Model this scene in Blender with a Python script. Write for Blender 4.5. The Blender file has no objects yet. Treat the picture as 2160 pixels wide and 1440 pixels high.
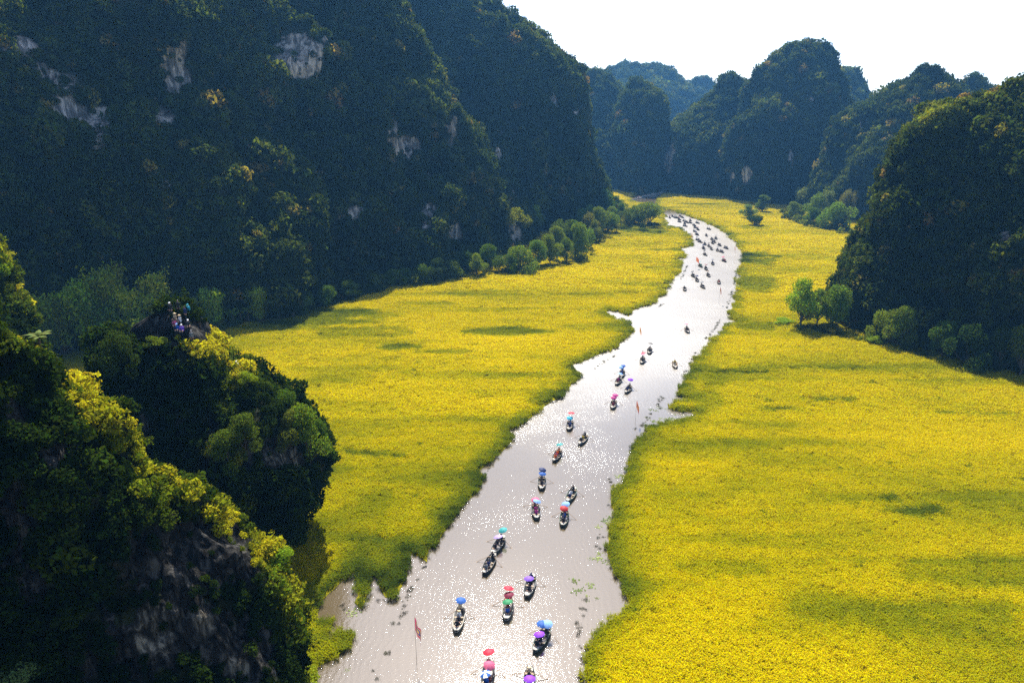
import bpy, bmesh, math, random
import numpy as np
from mathutils import Vector, Matrix
from mathutils.bvhtree import BVHTree

R = math.radians
rng = np.random.default_rng(7)
random.seed(7)
S = bpy.context.scene
COL = S.collection

# ------------------------------------------------------------------ camera
CAM_H, F, PITCH = 60.0, 1440.0, R(18.1)      # metres, focal length in photo pixels (2160 wide), downward tilt
cd = bpy.data.cameras.new('camera'); cam = bpy.data.objects.new('camera', cd); COL.objects.link(cam)
cam.location = (0, 0, CAM_H); cam.rotation_euler = (R(90) - PITCH, 0, 0)
cd.sensor_width = 36; cd.lens = 36 * F / 2160; cd.clip_start = 0.5; cd.clip_end = 12000
S.camera = cam
# ------------------------------------------------------------------ sky and sun
SUN_EL, SUN_AZ = 50.0, -2.0                  # azimuth measured from +Y (away from the camera), negative = left
w = bpy.data.worlds.new('World'); S.world = w; w.use_nodes = True
nt = w.node_tree; bg = nt.nodes['Background']; sk = nt.nodes.new('ShaderNodeTexSky')
sk.sky_type = 'NISHITA'; sk.sun_disc = False; sk.sun_elevation = R(SUN_EL); sk.sun_rotation = R(SUN_AZ)
sk.air_density = 0.6; sk.dust_density = 1.3; sk.ozone_density = 1.0; sk.altitude = 0
nt.links.new(sk.outputs[0], bg.inputs[0]); bg.inputs[1].default_value = 0.12
sd = bpy.data.lights.new('sun', 'SUN'); sd.energy = 5.0; sd.angle = R(0.5); sd.color = (1, 0.95, 0.86)
so = bpy.data.objects.new('sun', sd); COL.objects.link(so)
sdir = Vector((math.sin(R(SUN_AZ)) * math.cos(R(SUN_EL)), math.cos(R(SUN_AZ)) * math.cos(R(SUN_EL)), math.sin(R(SUN_EL))))
so.rotation_euler = sdir.to_track_quat('Z', 'Y').to_euler(); so.location = (0, 0, 400)
S.view_settings.view_transform = 'Standard'; S.view_settings.look = 'None'
S.view_settings.exposure = 1.38; S.view_settings.gamma = 1.0
S.render.engine = 'CYCLES'
S.cycles.use_denoising = False     # the sun glints on the ripples are real; a denoiser smears them
S.cycles.max_bounces = 6; S.cycles.diffuse_bounces = 2; S.cycles.glossy_bounces = 2
S.cycles.transmission_bounces = 2; S.cycles.volume_bounces = 0; S.cycles.transparent_max_bounces = 4

# ------------------------------------------------------------------ helpers
cp, sp = math.cos(PITCH), math.sin(PITCH)
def ray(px, py):
    r, u = (px - 1080) / F, (720 - py) / F
    return Vector((r, cp + u * sp, -sp + u * cp))
def G(px, py, z=0.0):
    d = ray(px, py); t = (z - CAM_H) / d.z
    return Vector((d.x * t, d.y * t, z))
def project(P):
    P = np.asarray(P); x = P[:, 0]; y = P[:, 1]; z = P[:, 2] - CAM_H
    f = y * cp - z * sp; u = y * sp + z * cp
    f = np.where(f < 1, 1, f)
    return 1080 + F * x / f, 720 - F * u / f, f
def visible(P, m=60):
    px, py, f = project(P)
    return (f > 5) & (px > -m) & (px < 2160 + m) & (py > -m) & (py < 1440 + m)

def _hash(ix, iy, iz, seed):
    h = (ix.astype(np.int64) * 374761393 + iy.astype(np.int64) * 668265263 + iz.astype(np.int64) * 2147483647 + seed * 974711) & 0xffffffff
    h = ((h ^ (h >> 13)) * 1274126177) & 0xffffffff
    h = ((h ^ (h >> 16)) * 2246822519) & 0xffffffff
    return ((h ^ (h >> 15)) & 0xffffff) / float(0xffffff)
def vnoise(P, seed=0):
    P = np.asarray(P, dtype=float); i = np.floor(P).astype(np.int64); f = P - i; f = f * f * (3 - 2 * f)
    out = 0
    for a in (0, 1):
        for b in (0, 1):
            for c in (0, 1):
                wgt = (f[:, 0] if a else 1 - f[:, 0]) * (f[:, 1] if b else 1 - f[:, 1]) * (f[:, 2] if c else 1 - f[:, 2])
                out = out + wgt * _hash(i[:, 0] + a, i[:, 1] + b, i[:, 2] + c, seed)
    return out * 2 - 1
def fbm(P, octv=4, seed=0):
    P = np.asarray(P, dtype=float); s = 0; a = 1; t = 0
    for k in range(octv):
        s = s + a * vnoise(P * 2 ** k + 17.3 * k, seed + k); t += a; a *= 0.5
    return s / t
def ridged(P, octv=3, seed=0):
    P = np.asarray(P, dtype=float); s = 0; a = 1; t = 0
    for k in range(octv):
        s = s + a * (1 - np.abs(vnoise(P * 2 ** k + 9.1 * k, seed + k)) * 2); t += a; a *= 0.5
    return s / t

def mesh_np(name, V, Fq, mat=None, smooth=False, attrs=None, mats=None, midx=None):
    """V (n,3), Fq list of arrays (m,k) or one array"""
    me = bpy.data.meshes.new(name)
    V = np.asarray(V, dtype=np.float32)
    blocks = Fq if isinstance(Fq, list) else [Fq]
    blocks = [np.asarray(b, dtype=np.int32) for b in blocks if len(b)]
    loops = np.concatenate([b.ravel() for b in blocks]) if blocks else np.zeros(0, np.int32)
    sizes = np.concatenate([np.full(len(b), b.shape[1], np.int32) for b in blocks]) if blocks else np.zeros(0, np.int32)
    me.vertices.add(len(V)); me.vertices.foreach_set('co', V.ravel())
    if len(loops):
        me.loops.add(len(loops)); me.loops.foreach_set('vertex_index', loops)
        me.polygons.add(len(sizes))
        starts = np.concatenate([[0], np.cumsum(sizes)[:-1]]).astype(np.int32)
        me.polygons.foreach_set('loop_start', starts)
        if smooth: me.polygons.foreach_set('use_smooth', np.ones(len(sizes), bool))
        else: me.polygons.foreach_set('use_smooth', np.zeros(len(sizes), bool))
        if midx is not None: me.polygons.foreach_set('material_index', np.asarray(midx, np.int32))
    for m in (mats or ([mat] if mat else [])): me.materials.append(m)
    for k, (dom, arr) in (attrs or {}).items():
        a = me.attributes.new(k, 'FLOAT', dom); a.data.foreach_set('value', np.asarray(arr, np.float32))
    me.update(calc_edges=True)
    return me
def link(name, me, parent=None, **props):
    o = bpy.data.objects.new(name, me); COL.objects.link(o)
    if parent: o.parent = parent
    for k, v in props.items(): o[k] = v
    return o
def thing(name, loc, label, cat, group=None, rz=0.0, scale=1.0):
    o = bpy.data.objects.new(name, None); COL.objects.link(o); o.empty_display_size = 0.2
    o.location = loc; o.rotation_euler = (0, 0, rz); o.scale = (scale,) * 3 if isinstance(scale, (int, float)) else scale
    o['label'] = label; o['category'] = cat
    if group: o['group'] = group
    return o

# ------------------------------------------------------------------ materials
def nmat(name):
    m = bpy.data.materials.new(name); m.use_nodes = True; t = m.node_tree
    return m, t, t.nodes, t.links, t.nodes['Principled BSDF']
def noise_node(N, L, vec, scale, detail=4, rough=0.6, dist=0.0):
    n = N.new('ShaderNodeTexNoise'); n.inputs['Scale'].default_value = scale; n.inputs['Detail'].default_value = detail
    n.inputs['Roughness'].default_value = rough; n.inputs['Distortion'].default_value = dist
    if vec is not None: L.new(vec, n.inputs['Vector'])
    return n
def ramp(N, L, fac, stops):
    r = N.new('ShaderNodeValToRGB'); e = r.color_ramp.elements
    while len(e) < len(stops): e.new(0.5)
    for k, (p, c) in enumerate(stops):
        e[k].position = p; e[k].color = (*c, 1) if len(c) == 3 else c
    L.new(fac, r.inputs[0]); return r
def mixc(N, L, fac, a, b, mode='MIX'):
    m = N.new('ShaderNodeMix'); m.data_type = 'RGBA'; m.blend_type = mode
    for s, v in ((m.inputs[0], fac), (m.inputs[6], a), (m.inputs[7], b)):
        if hasattr(v, 'is_linked'): L.new(v, s)
        elif isinstance(v, (int, float)): s.default_value = v
        else: s.default_value = (*v, 1)
    return m.outputs[2]
def math_n(N, L, op, a, b=0.0, c=None):
    m = N.new('ShaderNodeMath'); m.operation = op
    for s, v in zip(m.inputs, (a, b, c)):
        if v is None: continue
        if hasattr(v, 'is_linked'): L.new(v, s)
        else: s.default_value = v
    return m.outputs[0]
def mapping(N, L, vec, scale):
    m = N.new('ShaderNodeMapping'); m.inputs['Scale'].default_value = scale; L.new(vec, m.inputs['Vector']); return m.outputs[0]

def foliage(name, stops, trans=0.35, rough=0.6, leafvar=0.35):
    """stops: colour ramp over a 0..1 tint (instancer attribute 'tint'); leaf brightness varies with mesh attribute 'v'"""
    m, t, N, L, P = nmat(name)
    a = N.new('ShaderNodeAttribute'); a.attribute_type = 'INSTANCER'; a.attribute_name = 'tint'
    r = ramp(N, L, a.outputs['Fac'], stops)
    v = N.new('ShaderNodeAttribute'); v.attribute_name = 'v'
    k = math_n(N, L, 'MULTIPLY_ADD', v.outputs['Fac'], leafvar * 2, 1 - leafvar)
    hs = N.new('ShaderNodeHueSaturation'); L.new(r.outputs[0], hs.inputs['Color']); L.new(k, hs.inputs['Value'])
    hv = math_n(N, L, 'MULTIPLY_ADD', v.outputs['Fac'], 0.05, 0.475); L.new(hv, hs.inputs['Hue'])
    N.remove(P)
    d = N.new('ShaderNodeBsdfDiffuse'); tr = N.new('ShaderNodeBsdfTranslucent'); mx = N.new('ShaderNodeMixShader')
    L.new(hs.outputs[0], d.inputs[0]); 
    tc = mixc(N, L, 1.0, hs.outputs[0], (1.35, 1.25, 0.6), 'MULTIPLY'); L.new(tc, tr.inputs[0])
    mx.inputs[0].default_value = trans; L.new(d.outputs[0], mx.inputs[1]); L.new(tr.outputs[0], mx.inputs[2])
    L.new(mx.outputs[0], N['Material Output'].inputs[0])
    return m
def foliage_obj(name, trans=0.4, leafvar=0.35):
    """same, but tint colour comes from the object colour (individual trees)"""
    m, t, N, L, P = nmat(name)
    a = N.new('ShaderNodeObjectInfo')
    v = N.new('ShaderNodeAttribute'); v.attribute_name = 'v'
    k = math_n(N, L, 'MULTIPLY_ADD', v.outputs['Fac'], leafvar * 2, 1 - leafvar)
    hs = N.new('ShaderNodeHueSaturation'); L.new(a.outputs['Color'], hs.inputs['Color']); L.new(k, hs.inputs['Value'])
    hv = math_n(N, L, 'MULTIPLY_ADD', v.outputs['Fac'], 0.06, 0.47); L.new(hv, hs.inputs['Hue'])
    N.remove(P)
    d = N.new('ShaderNodeBsdfDiffuse'); tr = N.new('ShaderNodeBsdfTranslucent'); mx = N.new('ShaderNodeMixShader')
    L.new(hs.outputs[0], d.inputs[0]); tc = mixc(N, L, 1.0, hs.outputs[0], (1.35, 1.25, 0.6), 'MULTIPLY'); L.new(tc, tr.inputs[0])
    mx.inputs[0].default_value = trans; L.new(d.outputs[0], mx.inputs[1]); L.new(tr.outputs[0], mx.inputs[2])
    L.new(mx.outputs[0], N['Material Output'].inputs[0])
    return m

def rock_mat(name, dark, mid, light, sc=0.12, bump=0.6, crack=0.0):
    m, t, N, L, P = nmat(name)
    tc = N.new('ShaderNodeTexCoord'); ob = tc.outputs['Object']
    st = mapping(N, L, ob, (1, 1, 0.16))
    n1 = noise_node(N, L, st, sc * 4, 8, 0.7, 0.6)
    n2 = noise_node(N, L, ob, sc, 6, 0.65)
    n3 = noise_node(N, L, ob, sc * 30, 5, 0.7)
    c = ramp(N, L, n1.outputs[0], [(0.36, dark), (0.5, mid), (0.60, light)])
    bare = N.new('ShaderNodeAttribute'); bare.attribute_name = 'bare'
    soil = ramp(N, L, n2.outputs[0], [(0.35, (0.012, 0.016, 0.006)), (0.65, (0.03, 0.036, 0.014))])
    k = math_n(N, L, 'MULTIPLY_ADD', n3.outputs[0], 0.7, 0.0)
    k = math_n(N, L, 'ADD', bare.outputs['Fac'], math_n(N, L, 'SUBTRACT', k, 0.35))
    k = ramp(N, L, k, [(0.32, (0, 0, 0)), (0.5, (1, 1, 1))])
    colr = mixc(N, L, k.outputs[0], soil.outputs[0], c.outputs[0])
    pale = N.new('ShaderNodeAttribute'); pale.attribute_name = 'pale'
    colr = mixc(N, L, pale.outputs['Fac'], colr, mixc(N, L, 1.0, c.outputs[0], (3.2, 3.0, 2.6), 'MULTIPLY'))
    if crack:
        vo = N.new('ShaderNodeTexVoronoi'); vo.feature = 'DISTANCE_TO_EDGE'; vo.inputs['Scale'].default_value = crack
        wp = N.new('ShaderNodeVectorMath'); wp.operation = 'MULTIPLY_ADD'; L.new(n3.outputs['Color'], wp.inputs[0]); wp.inputs[1].default_value = (.5, .5, .5); L.new(mapping(N, L, ob, (1, 1, .55)), wp.inputs[2]); L.new(wp.outputs[0], vo.inputs['Vector'])
        cr = ramp(N, L, vo.outputs['Distance'], [(0.0, (.25,) * 3), (.10, (1,) * 3)]); colr = mixc(N, L, 1.0, colr, cr.outputs[0], 'MULTIPLY')
    L.new(colr, P.inputs['Base Color']); P.inputs['Roughness'].default_value = 0.95
    P.inputs['Specular IOR Level'].default_value = 0.1
    b = N.new('ShaderNodeBump'); b.inputs['Strength'].default_value = bump; b.inputs['Distance'].default_value = 1.0 / (sc * 12)
    h = math_n(N, L, 'ADD', n1.outputs[0], n3.outputs[0])
    if crack: h = math_n(N, L, 'ADD', h, math_n(N, L, 'MULTIPLY', cr.outputs[0], .6))
    L.new(h, b.inputs['Height']); L.new(b.outputs[0], P.inputs['Normal'])
    return m
def plain(name, col, rough=0.7, objcol=False, var=0.25, scale=6.0, spec=0.3, metal=0.0, trans=0.0):
    m, t, N, L, P = nmat(name)
    tc = N.new('ShaderNodeTexCoord'); n = noise_node(N, L, tc.outputs['Object'], scale, 5)
    src = col
    if objcol:
        oi = N.new('ShaderNodeObjectInfo'); src = oi.outputs['Color']
    k = math_n(N, L, 'MULTIPLY_ADD', n.outputs[0], var * 2, 1 - var)
    hs = N.new('ShaderNodeHueSaturation'); L.new(k, hs.inputs['Value'])
    if objcol: L.new(src, hs.inputs['Color'])
    else: hs.inputs['Color'].default_value = (*col, 1)
    L.new(hs.outputs[0], P.inputs['Base Color']); P.inputs['Roughness'].default_value = rough
    P.inputs['Specular IOR Level'].default_value = spec; P.inputs['Metallic'].default_value = metal
    if trans:
        tr = N.new('ShaderNodeBsdfTranslucent'); L.new(hs.outputs[0], tr.inputs[0])
        mx = N.new('ShaderNodeMixShader'); mx.inputs[0].default_value = trans
        L.new(P.outputs[0], mx.inputs[1]); L.new(tr.outputs[0], mx.inputs[2]); L.new(mx.outputs[0], N['Material Output'].inputs[0])
    return m

M_rock = rock_mat('limestone', (0.035, 0.033, 0.032), (0.20, 0.18, 0.16), (0.58, 0.50, 0.42), 0.12)
M_rock_near = rock_mat('limestone_near', (0.006, 0.006, 0.006), (0.022, 0.021, 0.019), (0.085, 0.08, 0.07), 0.35, 1.0, .55)
DG = [(0.0, (0.010, 0.018, 0.004)), (0.35, (0.034, 0.052, 0.007)), (0.65, (0.095, 0.12, 0.012)), (0.85, (0.17, 0.19, 0.016)), (1.0, (0.20, 0.13, 0.04))]
NG = [(0.0, (0.005, 0.012, 0.003)), (0.4, (0.024, 0.044, 0.006)), (0.7, (0.10, 0.135, 0.010)), (1.0, (0.38, 0.35, 0.016))]
M_far = foliage('forest_leaves', DG, 0.42)
M_near = foliage('scrub_leaves', NG, 0.42)
RICE = [(0.0, (0.035, 0.055, 0.008)), (0.2, (0.10, 0.135, 0.010)), (0.45, (0.27, 0.275, 0.004)), (0.7, (0.50, 0.42, 0.001)), (1.0, (0.64, 0.52, 0.003))]
M_rice = foliage('rice_blades', RICE, 0.4, leafvar=0.22)
M_treeleaf = foliage_obj('tree_leaves')
M_bark = plain('bark', (0.09, 0.07, 0.05), 0.9)

# ------------------------------------------------------------------ leaf clumps used inside the forest and rice stuff
def leaf_quads(C, size, nrm=None, aspect=0.6, jitter=1.0, seed=0, bend=0.0):
    r = np.random.default_rng(seed); n = len(C)
    D = r.normal(size=(n, 3))
    if nrm is not None: D = D * jitter + nrm * 1.2
    D /= np.linalg.norm(D, axis=1, keepdims=True)
    T = np.cross(D, r.normal(size=(n, 3))); T /= np.linalg.norm(T, axis=1, keepdims=True)
    B = np.cross(D, T); s = (np.asarray(size) * (0.6 + 0.8 * r.random(n)))[:, None]
    V = np.stack([C - T * s, C - B * s * aspect, C + T * s, C + B * s * aspect], 1).reshape(-1, 3)
    Fq = np.arange(4 * n).reshape(n, 4)
    return V, Fq, r.random(n)
def clump_points(n, lobes, seed, shell=0.55):
    r = np.random.default_rng(seed); w_ = np.array([l[3] ** 2 for l in lobes]); w_ = w_ / w_.sum()
    k = r.choice(len(lobes), n, p=w_); Lb = np.array(lobes)[k]
    d = r.normal(size=(n, 3)); d /= np.linalg.norm(d, axis=1, keepdims=True)
    rad = shell + (1 - shell) * r.random(n) ** 0.5
    rad = rad * (1 + 0.15 * vnoise(d * 3 + k[:, None], seed))
    P = Lb[:, :3] + d * (Lb[:, 3] * rad)[:, None] * np.array([1, 1, 0.82])
    return P, d
def clump_proto(name, n, leaf, seed, mat, lobes=None):
    r = np.random.default_rng(seed)
    if lobes is None:
        lobes = [(0, 0, 0.35, 0.75)] + [(r.uniform(-.6, .6), r.uniform(-.6, .6), r.uniform(0.05, .75), r.uniform(.3, .5)) for _ in range(5)]
    P, d = clump_points(n, lobes, seed)
    V, Fq, v = leaf_quads(P, leaf, d, 0.6, 0.9, seed)
    me = mesh_np(name, V, Fq, mat, attrs={'v': ('FACE', v)})
    return bpy.data.objects.new(name, me)
FAR_PROTOS = [clump_proto('forest_clump', 150, 0.16, 10 + k, M_far) for k in range(5)]
NEAR_PROTOS = [clump_proto('scrub_clump', 330, 0.13, 30 + k, M_near) for k in range(5)]
def spray_proto(seed):
    """loose twiggy shrub: arching stems with leaves"""
    r = np.random.default_rng(seed); C = []
    for k in range(16):
        a = r.uniform(0, 6.28); l = r.uniform(.7, 1.35); e = r.uniform(.5, 1.3)
        for q in np.linspace(.15, 1, 26):
            C.append((math.cos(a) * q * l * math.cos(e) + r.normal() * .05, math.sin(a) * q * l * math.cos(e) + r.normal() * .05, q * l * math.sin(e) - .25 * q * q + r.normal() * .05))
    V, Fq, v = leaf_quads(np.array(C), 0.085, None, 0.45, 1, seed)
    return bpy.data.objects.new('scrub_spray', mesh_np('scrub_spray', V, Fq, M_near, attrs={'v': ('FACE', v)}))
NEAR_PROTOS += [spray_proto(50), spray_proto(51)]
def rice_proto(seed, n=150, h=0.6, wdt=0.024):
    r = np.random.default_rng(seed); V = []; Fc = []; vv = []
    for k in range(n):
        x, y = r.uniform(-.62, .62, 2); a = r.uniform(0, 6.28); l = h * r.uniform(.6, 1.25); lean = r.uniform(.15, .8)
        dx, dy = math.cos(a) * lean * l, math.sin(a) * lean * l; sx, sy = -math.sin(a) * wdt, math.cos(a) * wdt
        b = len(V)
        V += [(x - sx * .6, y - sy * .6, -.15), (x + sx * .6, y + sy * .6, -.15), (x + dx * .45 + sx, y + dy * .45 + sy, l * .8), (x + dx * .45 - sx, y + dy * .45 - sy, l * .8),
              (x + dx * 1.1 + sx * .5, y + dy * 1.1 + sy * .5, l * (.9 - .35 * lean)), (x + dx * 1.1 - sx * .5, y + dy * 1.1 - sy * .5, l * (.9 - .35 * lean))]
        Fc += [(b, b + 1, b + 2, b + 3), (b + 3, b + 2, b + 4, b + 5)]; q = r.random(); vv += [q, q]
    return bpy.data.objects.new('rice_patch', mesh_np('rice_patch', np.array(V), np.array(Fc), M_rice, attrs={'v': ('FACE', vv)}))
RICE_PROTOS = [rice_proto(70 + k) for k in range(5)]

def scatter(name, P, rot, scl, tint, idx, protos, **props):
    me = bpy.data.meshes.new(name); n = len(P)
    me.vertices.add(n); me.vertices.foreach_set('co', np.asarray(P, np.float32).ravel())
    for nm, tp, arr in (('rot', 'FLOAT_VECTOR', rot), ('scl', 'FLOAT_VECTOR', scl)):
        a = me.attributes.new(nm, tp, 'POINT'); a.data.foreach_set('vector', np.asarray(arr, np.float32).ravel())
    a = me.attributes.new('tint', 'FLOAT', 'POINT'); a.data.foreach_set('value', np.asarray(tint, np.float32))
    a = me.attributes.new('idx', 'INT', 'POINT'); a.data.foreach_set('value', np.asarray(idx, np.int32))
    o = link(name, me, **props)
    g = bpy.data.node_groups.new(name, 'GeometryNodeTree')
    g.interface.new_socket('Geometry', in_out='INPUT', socket_type='NodeSocketGeometry')
    g.interface.new_socket('Geometry', in_out='OUTPUT', socket_type='NodeSocketGeometry')
    N, L = g.nodes, g.links
    gi, go = N.new('NodeGroupInput'), N.new('NodeGroupOutput'); ip = N.new('GeometryNodeInstanceOnPoints')
    def att(nm, tp):
        a = N.new('GeometryNodeInputNamedAttribute'); a.data_type = tp; a.inputs['Name'].default_value = nm
        return [s for s in a.outputs if s.name == 'Attribute' and s.enabled][0]
    j = N.new('GeometryNodeJoinGeometry')
    for p in protos:
        oi = N.new('GeometryNodeObjectInfo'); oi.inputs['Object'].default_value = p; oi.inputs['As Instance'].default_value = True
        L.new(oi.outputs['Geometry'], j.inputs[0])
    er = N.new('FunctionNodeEulerToRotation'); L.new(att('rot', 'FLOAT_VECTOR'), er.inputs[0])
    L.new(gi.outputs[0], ip.inputs['Points']); L.new(j.outputs[0], ip.inputs['Instance']); ip.inputs['Pick Instance'].default_value = True
    L.new(att('idx', 'INT'), ip.inputs['Instance Index']); L.new(er.outputs[0], ip.inputs['Rotation']); L.new(att('scl', 'FLOAT_VECTOR'), ip.inputs['Scale'])
    L.new(ip.outputs[0], go.inputs[0])
    md = o.modifiers.new('scatter', 'NODES'); md.node_group = g
    return o

# ------------------------------------------------------------------ ground, water
M_mud, t_, N, L, P_ = nmat('mud')
tc = N.new('ShaderNodeTexCoord'); n_ = noise_node(N, L, tc.outputs['Object'], 0.05, 6)
r_ = ramp(N, L, n_.outputs[0], [(0.3, (0.05, 0.055, 0.02)), (0.7, (0.10, 0.09, 0.03))]); L.new(r_.outputs[0], P_.inputs['Base Color']); P_.inputs['Roughness'].default_value = 1
gV = [(-4000, -1500, -0.6), (4000, -1500, -0.6), (4000, 6000, -0.6), (-4000, 6000, -0.6)]
link('ground', mesh_np('ground', np.array(gV), np.array([[0, 1, 2, 3]]), M_mud), kind='structure')
M_water, t_, N, L, P_ = nmat('river_water')
tc = N.new('ShaderNodeTexCoord'); ob = tc.outputs['Object']
nb = noise_node(N, L, mapping(N, L, ob, (0.03, 0.012, 1)), 1.0, 4)
cw = ramp(N, L, nb.outputs[0], [(0.35, (0.070, 0.053, 0.029)), (0.65, (0.096, 0.074, 0.042))])
L.new(cw.outputs[0], P_.inputs['Base Color']); P_.inputs['Roughness'].default_value = 0.045; P_.inputs['IOR'].default_value = 1.9
P_.inputs['Specular IOR Level'].default_value = 0.6
wv = N.new('ShaderNodeTexWave'); wv.inputs['Scale'].default_value = 0.35; wv.inputs['Distortion'].default_value = 12; wv.inputs['Detail'].default_value = 3; wv.inputs['Detail Scale'].default_value = 0.6
L.new(ob, wv.inputs['Vector'])
n1 = noise_node(N, L, mapping(N, L, ob, (1, 1.5, 1)), 2.4, 3, 0.55); n2 = noise_node(N, L, mapping(N, L, ob, (1, 1.4, 1)), 6.5, 2, 0.5)
calm = noise_node(N, L, ob, 0.05, 3); ca = ramp(N, L, calm.outputs[0], [(0.38, (0.35,) * 3), (0.6, (1,) * 3)])
h = math_n(N, L, 'ADD', math_n(N, L, 'MULTIPLY', n1.outputs[0], 0.13), math_n(N, L, 'MULTIPLY', math_n(N, L, 'POWER', math_n(N, L, 'MULTIPLY', n2.outputs[0], 1.3), 4.0), 0.07))
h = math_n(N, L, 'ADD', h, math_n(N, L, 'MULTIPLY', wv.outputs['Fac'], 0.03))
h = math_n(N, L, 'MULTIPLY', h, ca.outputs[0])
bp = N.new('ShaderNodeBump'); bp.inputs['Strength'].default_value = 1.0; bp.inputs['Distance'].default_value = 0.15
sx_ = N.new('ShaderNodeSeparateXYZ'); L.new(ob, sx_.inputs[0]); wind = N.new('ShaderNodeMapRange'); wind.interpolation_type = 'SMOOTHSTEP'
wind.inputs['From Min'].default_value = 78; wind.inputs['From Max'].default_value = 185; L.new(sx_.outputs['Y'], wind.inputs['Value'])
lee = N.new('ShaderNodeMapRange'); lee.interpolation_type = 'SMOOTHSTEP'; lee.inputs['From Min'].default_value = 430; lee.inputs['From Max'].default_value = 490; lee.inputs['To Min'].default_value = 1; lee.inputs['To Max'].default_value = .12; L.new(sx_.outputs['Y'], lee.inputs['Value'])
windy = math_n(N, L, 'MULTIPLY', wind.outputs[0], lee.outputs[0])   # the upper reach is ruffled by the breeze
h = math_n(N, L, 'MULTIPLY', h, math_n(N, L, 'MULTIPLY_ADD', windy, 1.0, 1.0))
L.new(math_n(N, L, 'MULTIPLY_ADD', windy, .35, .03), P_.inputs['Roughness'])
L.new(h, bp.inputs['Height']); L.new(bp.outputs[0], P_.inputs['Normal'])
wV = [(-900, -60, 0), (900, -60, 0), (900, 1500, 0), (-900, 1500, 0)]
link('water', mesh_np('water', np.array(wV), np.array([[0, 1, 2, 3]]), M_water), kind='structure')

# ------------------------------------------------------------------ rice fields (outlines traced on the ground)
LB = [(600, 2100), (640, 1700), (652, 1440), (668, 1405), (705, 1388), (738, 1362), (744, 1340), (724, 1334), (694, 1348), (678, 1338), (700, 1318), (706, 1300), (684, 1310), (666, 1300), (674, 1270), (700, 1242), (735, 1210), (752, 1203),
      (754, 1240), (749, 1270), (762, 1285), (774, 1257), (786, 1222), (797, 1208), (802, 1240), (815, 1258), (835, 1258), (850, 1235), (856, 1200), (862, 1168), (880, 1172), (897, 1186), (906, 1158),
      (945, 1110), (985, 1055), (1008, 1030), (1022, 1008), (1014, 992), (1050, 958), (1078, 932), (1074, 905), (1110, 888), (1140, 862), (1180, 840), (1206, 812), (1232, 786), (1200, 776), (1240, 758), (1300, 733),
      (1336, 700), (1326, 682), (1300, 672), (1276, 662), (1290, 654), (1312, 660), (1330, 668), (1328, 655), (1382, 640), (1396, 620), (1412, 598), (1432, 575), (1442, 556), (1428, 548), (1452, 540), (1432, 527), (1462, 516), (1455, 502),
      (1440, 484), (1405, 476), (1398, 462), (1398, 446), (1370, 430), (1336, 428), (1326, 418), (1345, 407), (1380, 402.5)]
RB = [(1420, 403.5), (1396, 412), (1386, 424), (1390, 438), (1420, 445), (1460, 459), (1490, 470), (1530, 490), (1556, 514), (1569, 540), (1560, 570), (1556, 600), (1549, 640), (1546, 656), (1532, 674), (1562, 679), (1530, 686),
      (1520, 705), (1495, 730), (1480, 750), (1462, 768), (1455, 786), (1435, 818), (1432, 834), (1452, 844), (1417, 848), (1411, 862), (1440, 868), (1478, 872), (1470, 884), (1430, 888), (1400, 892), (1366, 902), (1355, 925), (1334, 944), (1335, 962),
      (1325, 990), (1322, 1010), (1298, 1030), (1288, 1050), (1293, 1080), (1289, 1110), (1285, 1140), (1280, 1165), (1292, 1200), (1322, 1238), (1330, 1265), (1310, 1290), (1264, 1330), (1244, 1370), (1238, 1400), (1236, 1440), (1225, 1700), (1200, 2100)]
def fract(pts, seed, step=1.2):
    out = []
    for a, b in zip(pts[:-1], pts[1:]):
        n = max(1, int((b - a).length / step))
        for k in range(n): out.append(a.lerp(b, k / n))
    out.append(pts[-1]); A = np.array([(p.x, p.y, 0) for p in out])
    amp = np.clip(np.hypot(A[:, 0], A[:, 1]) / 150, .5, 2.2)
    A[:, 0] += amp * (fbm(A * .45, 3, seed) * 1.1); A[:, 1] += amp * (fbm(A * .45 + 50, 3, seed + 9) * 1.1)
    return A[:, :2]
LBw = fract([G(*p) for p in LB], 1); RBw = fract([G(*p) for p in RB], 2)
far_l, far_r = LBw[-1], RBw[0]
polyL = np.vstack([LBw, [(far_l[0] - 6, 640), (-420, 640), (-420, 15), (LBw[0][0], 15)]])
polyR = np.vstack([[(420, 640), (far_r[0] + 8, 640)], RBw, [(RBw[-1][0], 15), (420, 15)]])
ISLE = [[(1398, 462), (1418, 464), (1424, 472), (1404, 474)], [(1300, 640), (1322, 648), (1345, 650), (1330, 640)]]
BANK = [LBw, RBw]
def inside(poly, X, Y):
    res = np.zeros(len(X), bool); x0, y0 = poly[:, 0], poly[:, 1]; x1, y1 = np.roll(x0, -1), np.roll(y0, -1)
    for a, b, c, d in zip(x0, y0, x1, y1):
        if b == d: continue
        m = ((b > Y) != (d > Y)) & (X < (c - a) * (Y - b) / (d - b) + a); res ^= m
    return res
def bank_dist(X, Y):
    best = np.full(len(X), 1e9)
    for A in BANK:
        for i in range(0, len(A), 2):
            d = (X - A[i, 0]) ** 2 + (Y - A[i, 1]) ** 2; best = np.minimum(best, d)
    return np.sqrt(best)
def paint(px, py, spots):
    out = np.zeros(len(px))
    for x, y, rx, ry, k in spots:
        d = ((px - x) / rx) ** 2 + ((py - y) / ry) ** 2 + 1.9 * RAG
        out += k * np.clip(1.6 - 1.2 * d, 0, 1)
    return out
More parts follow.
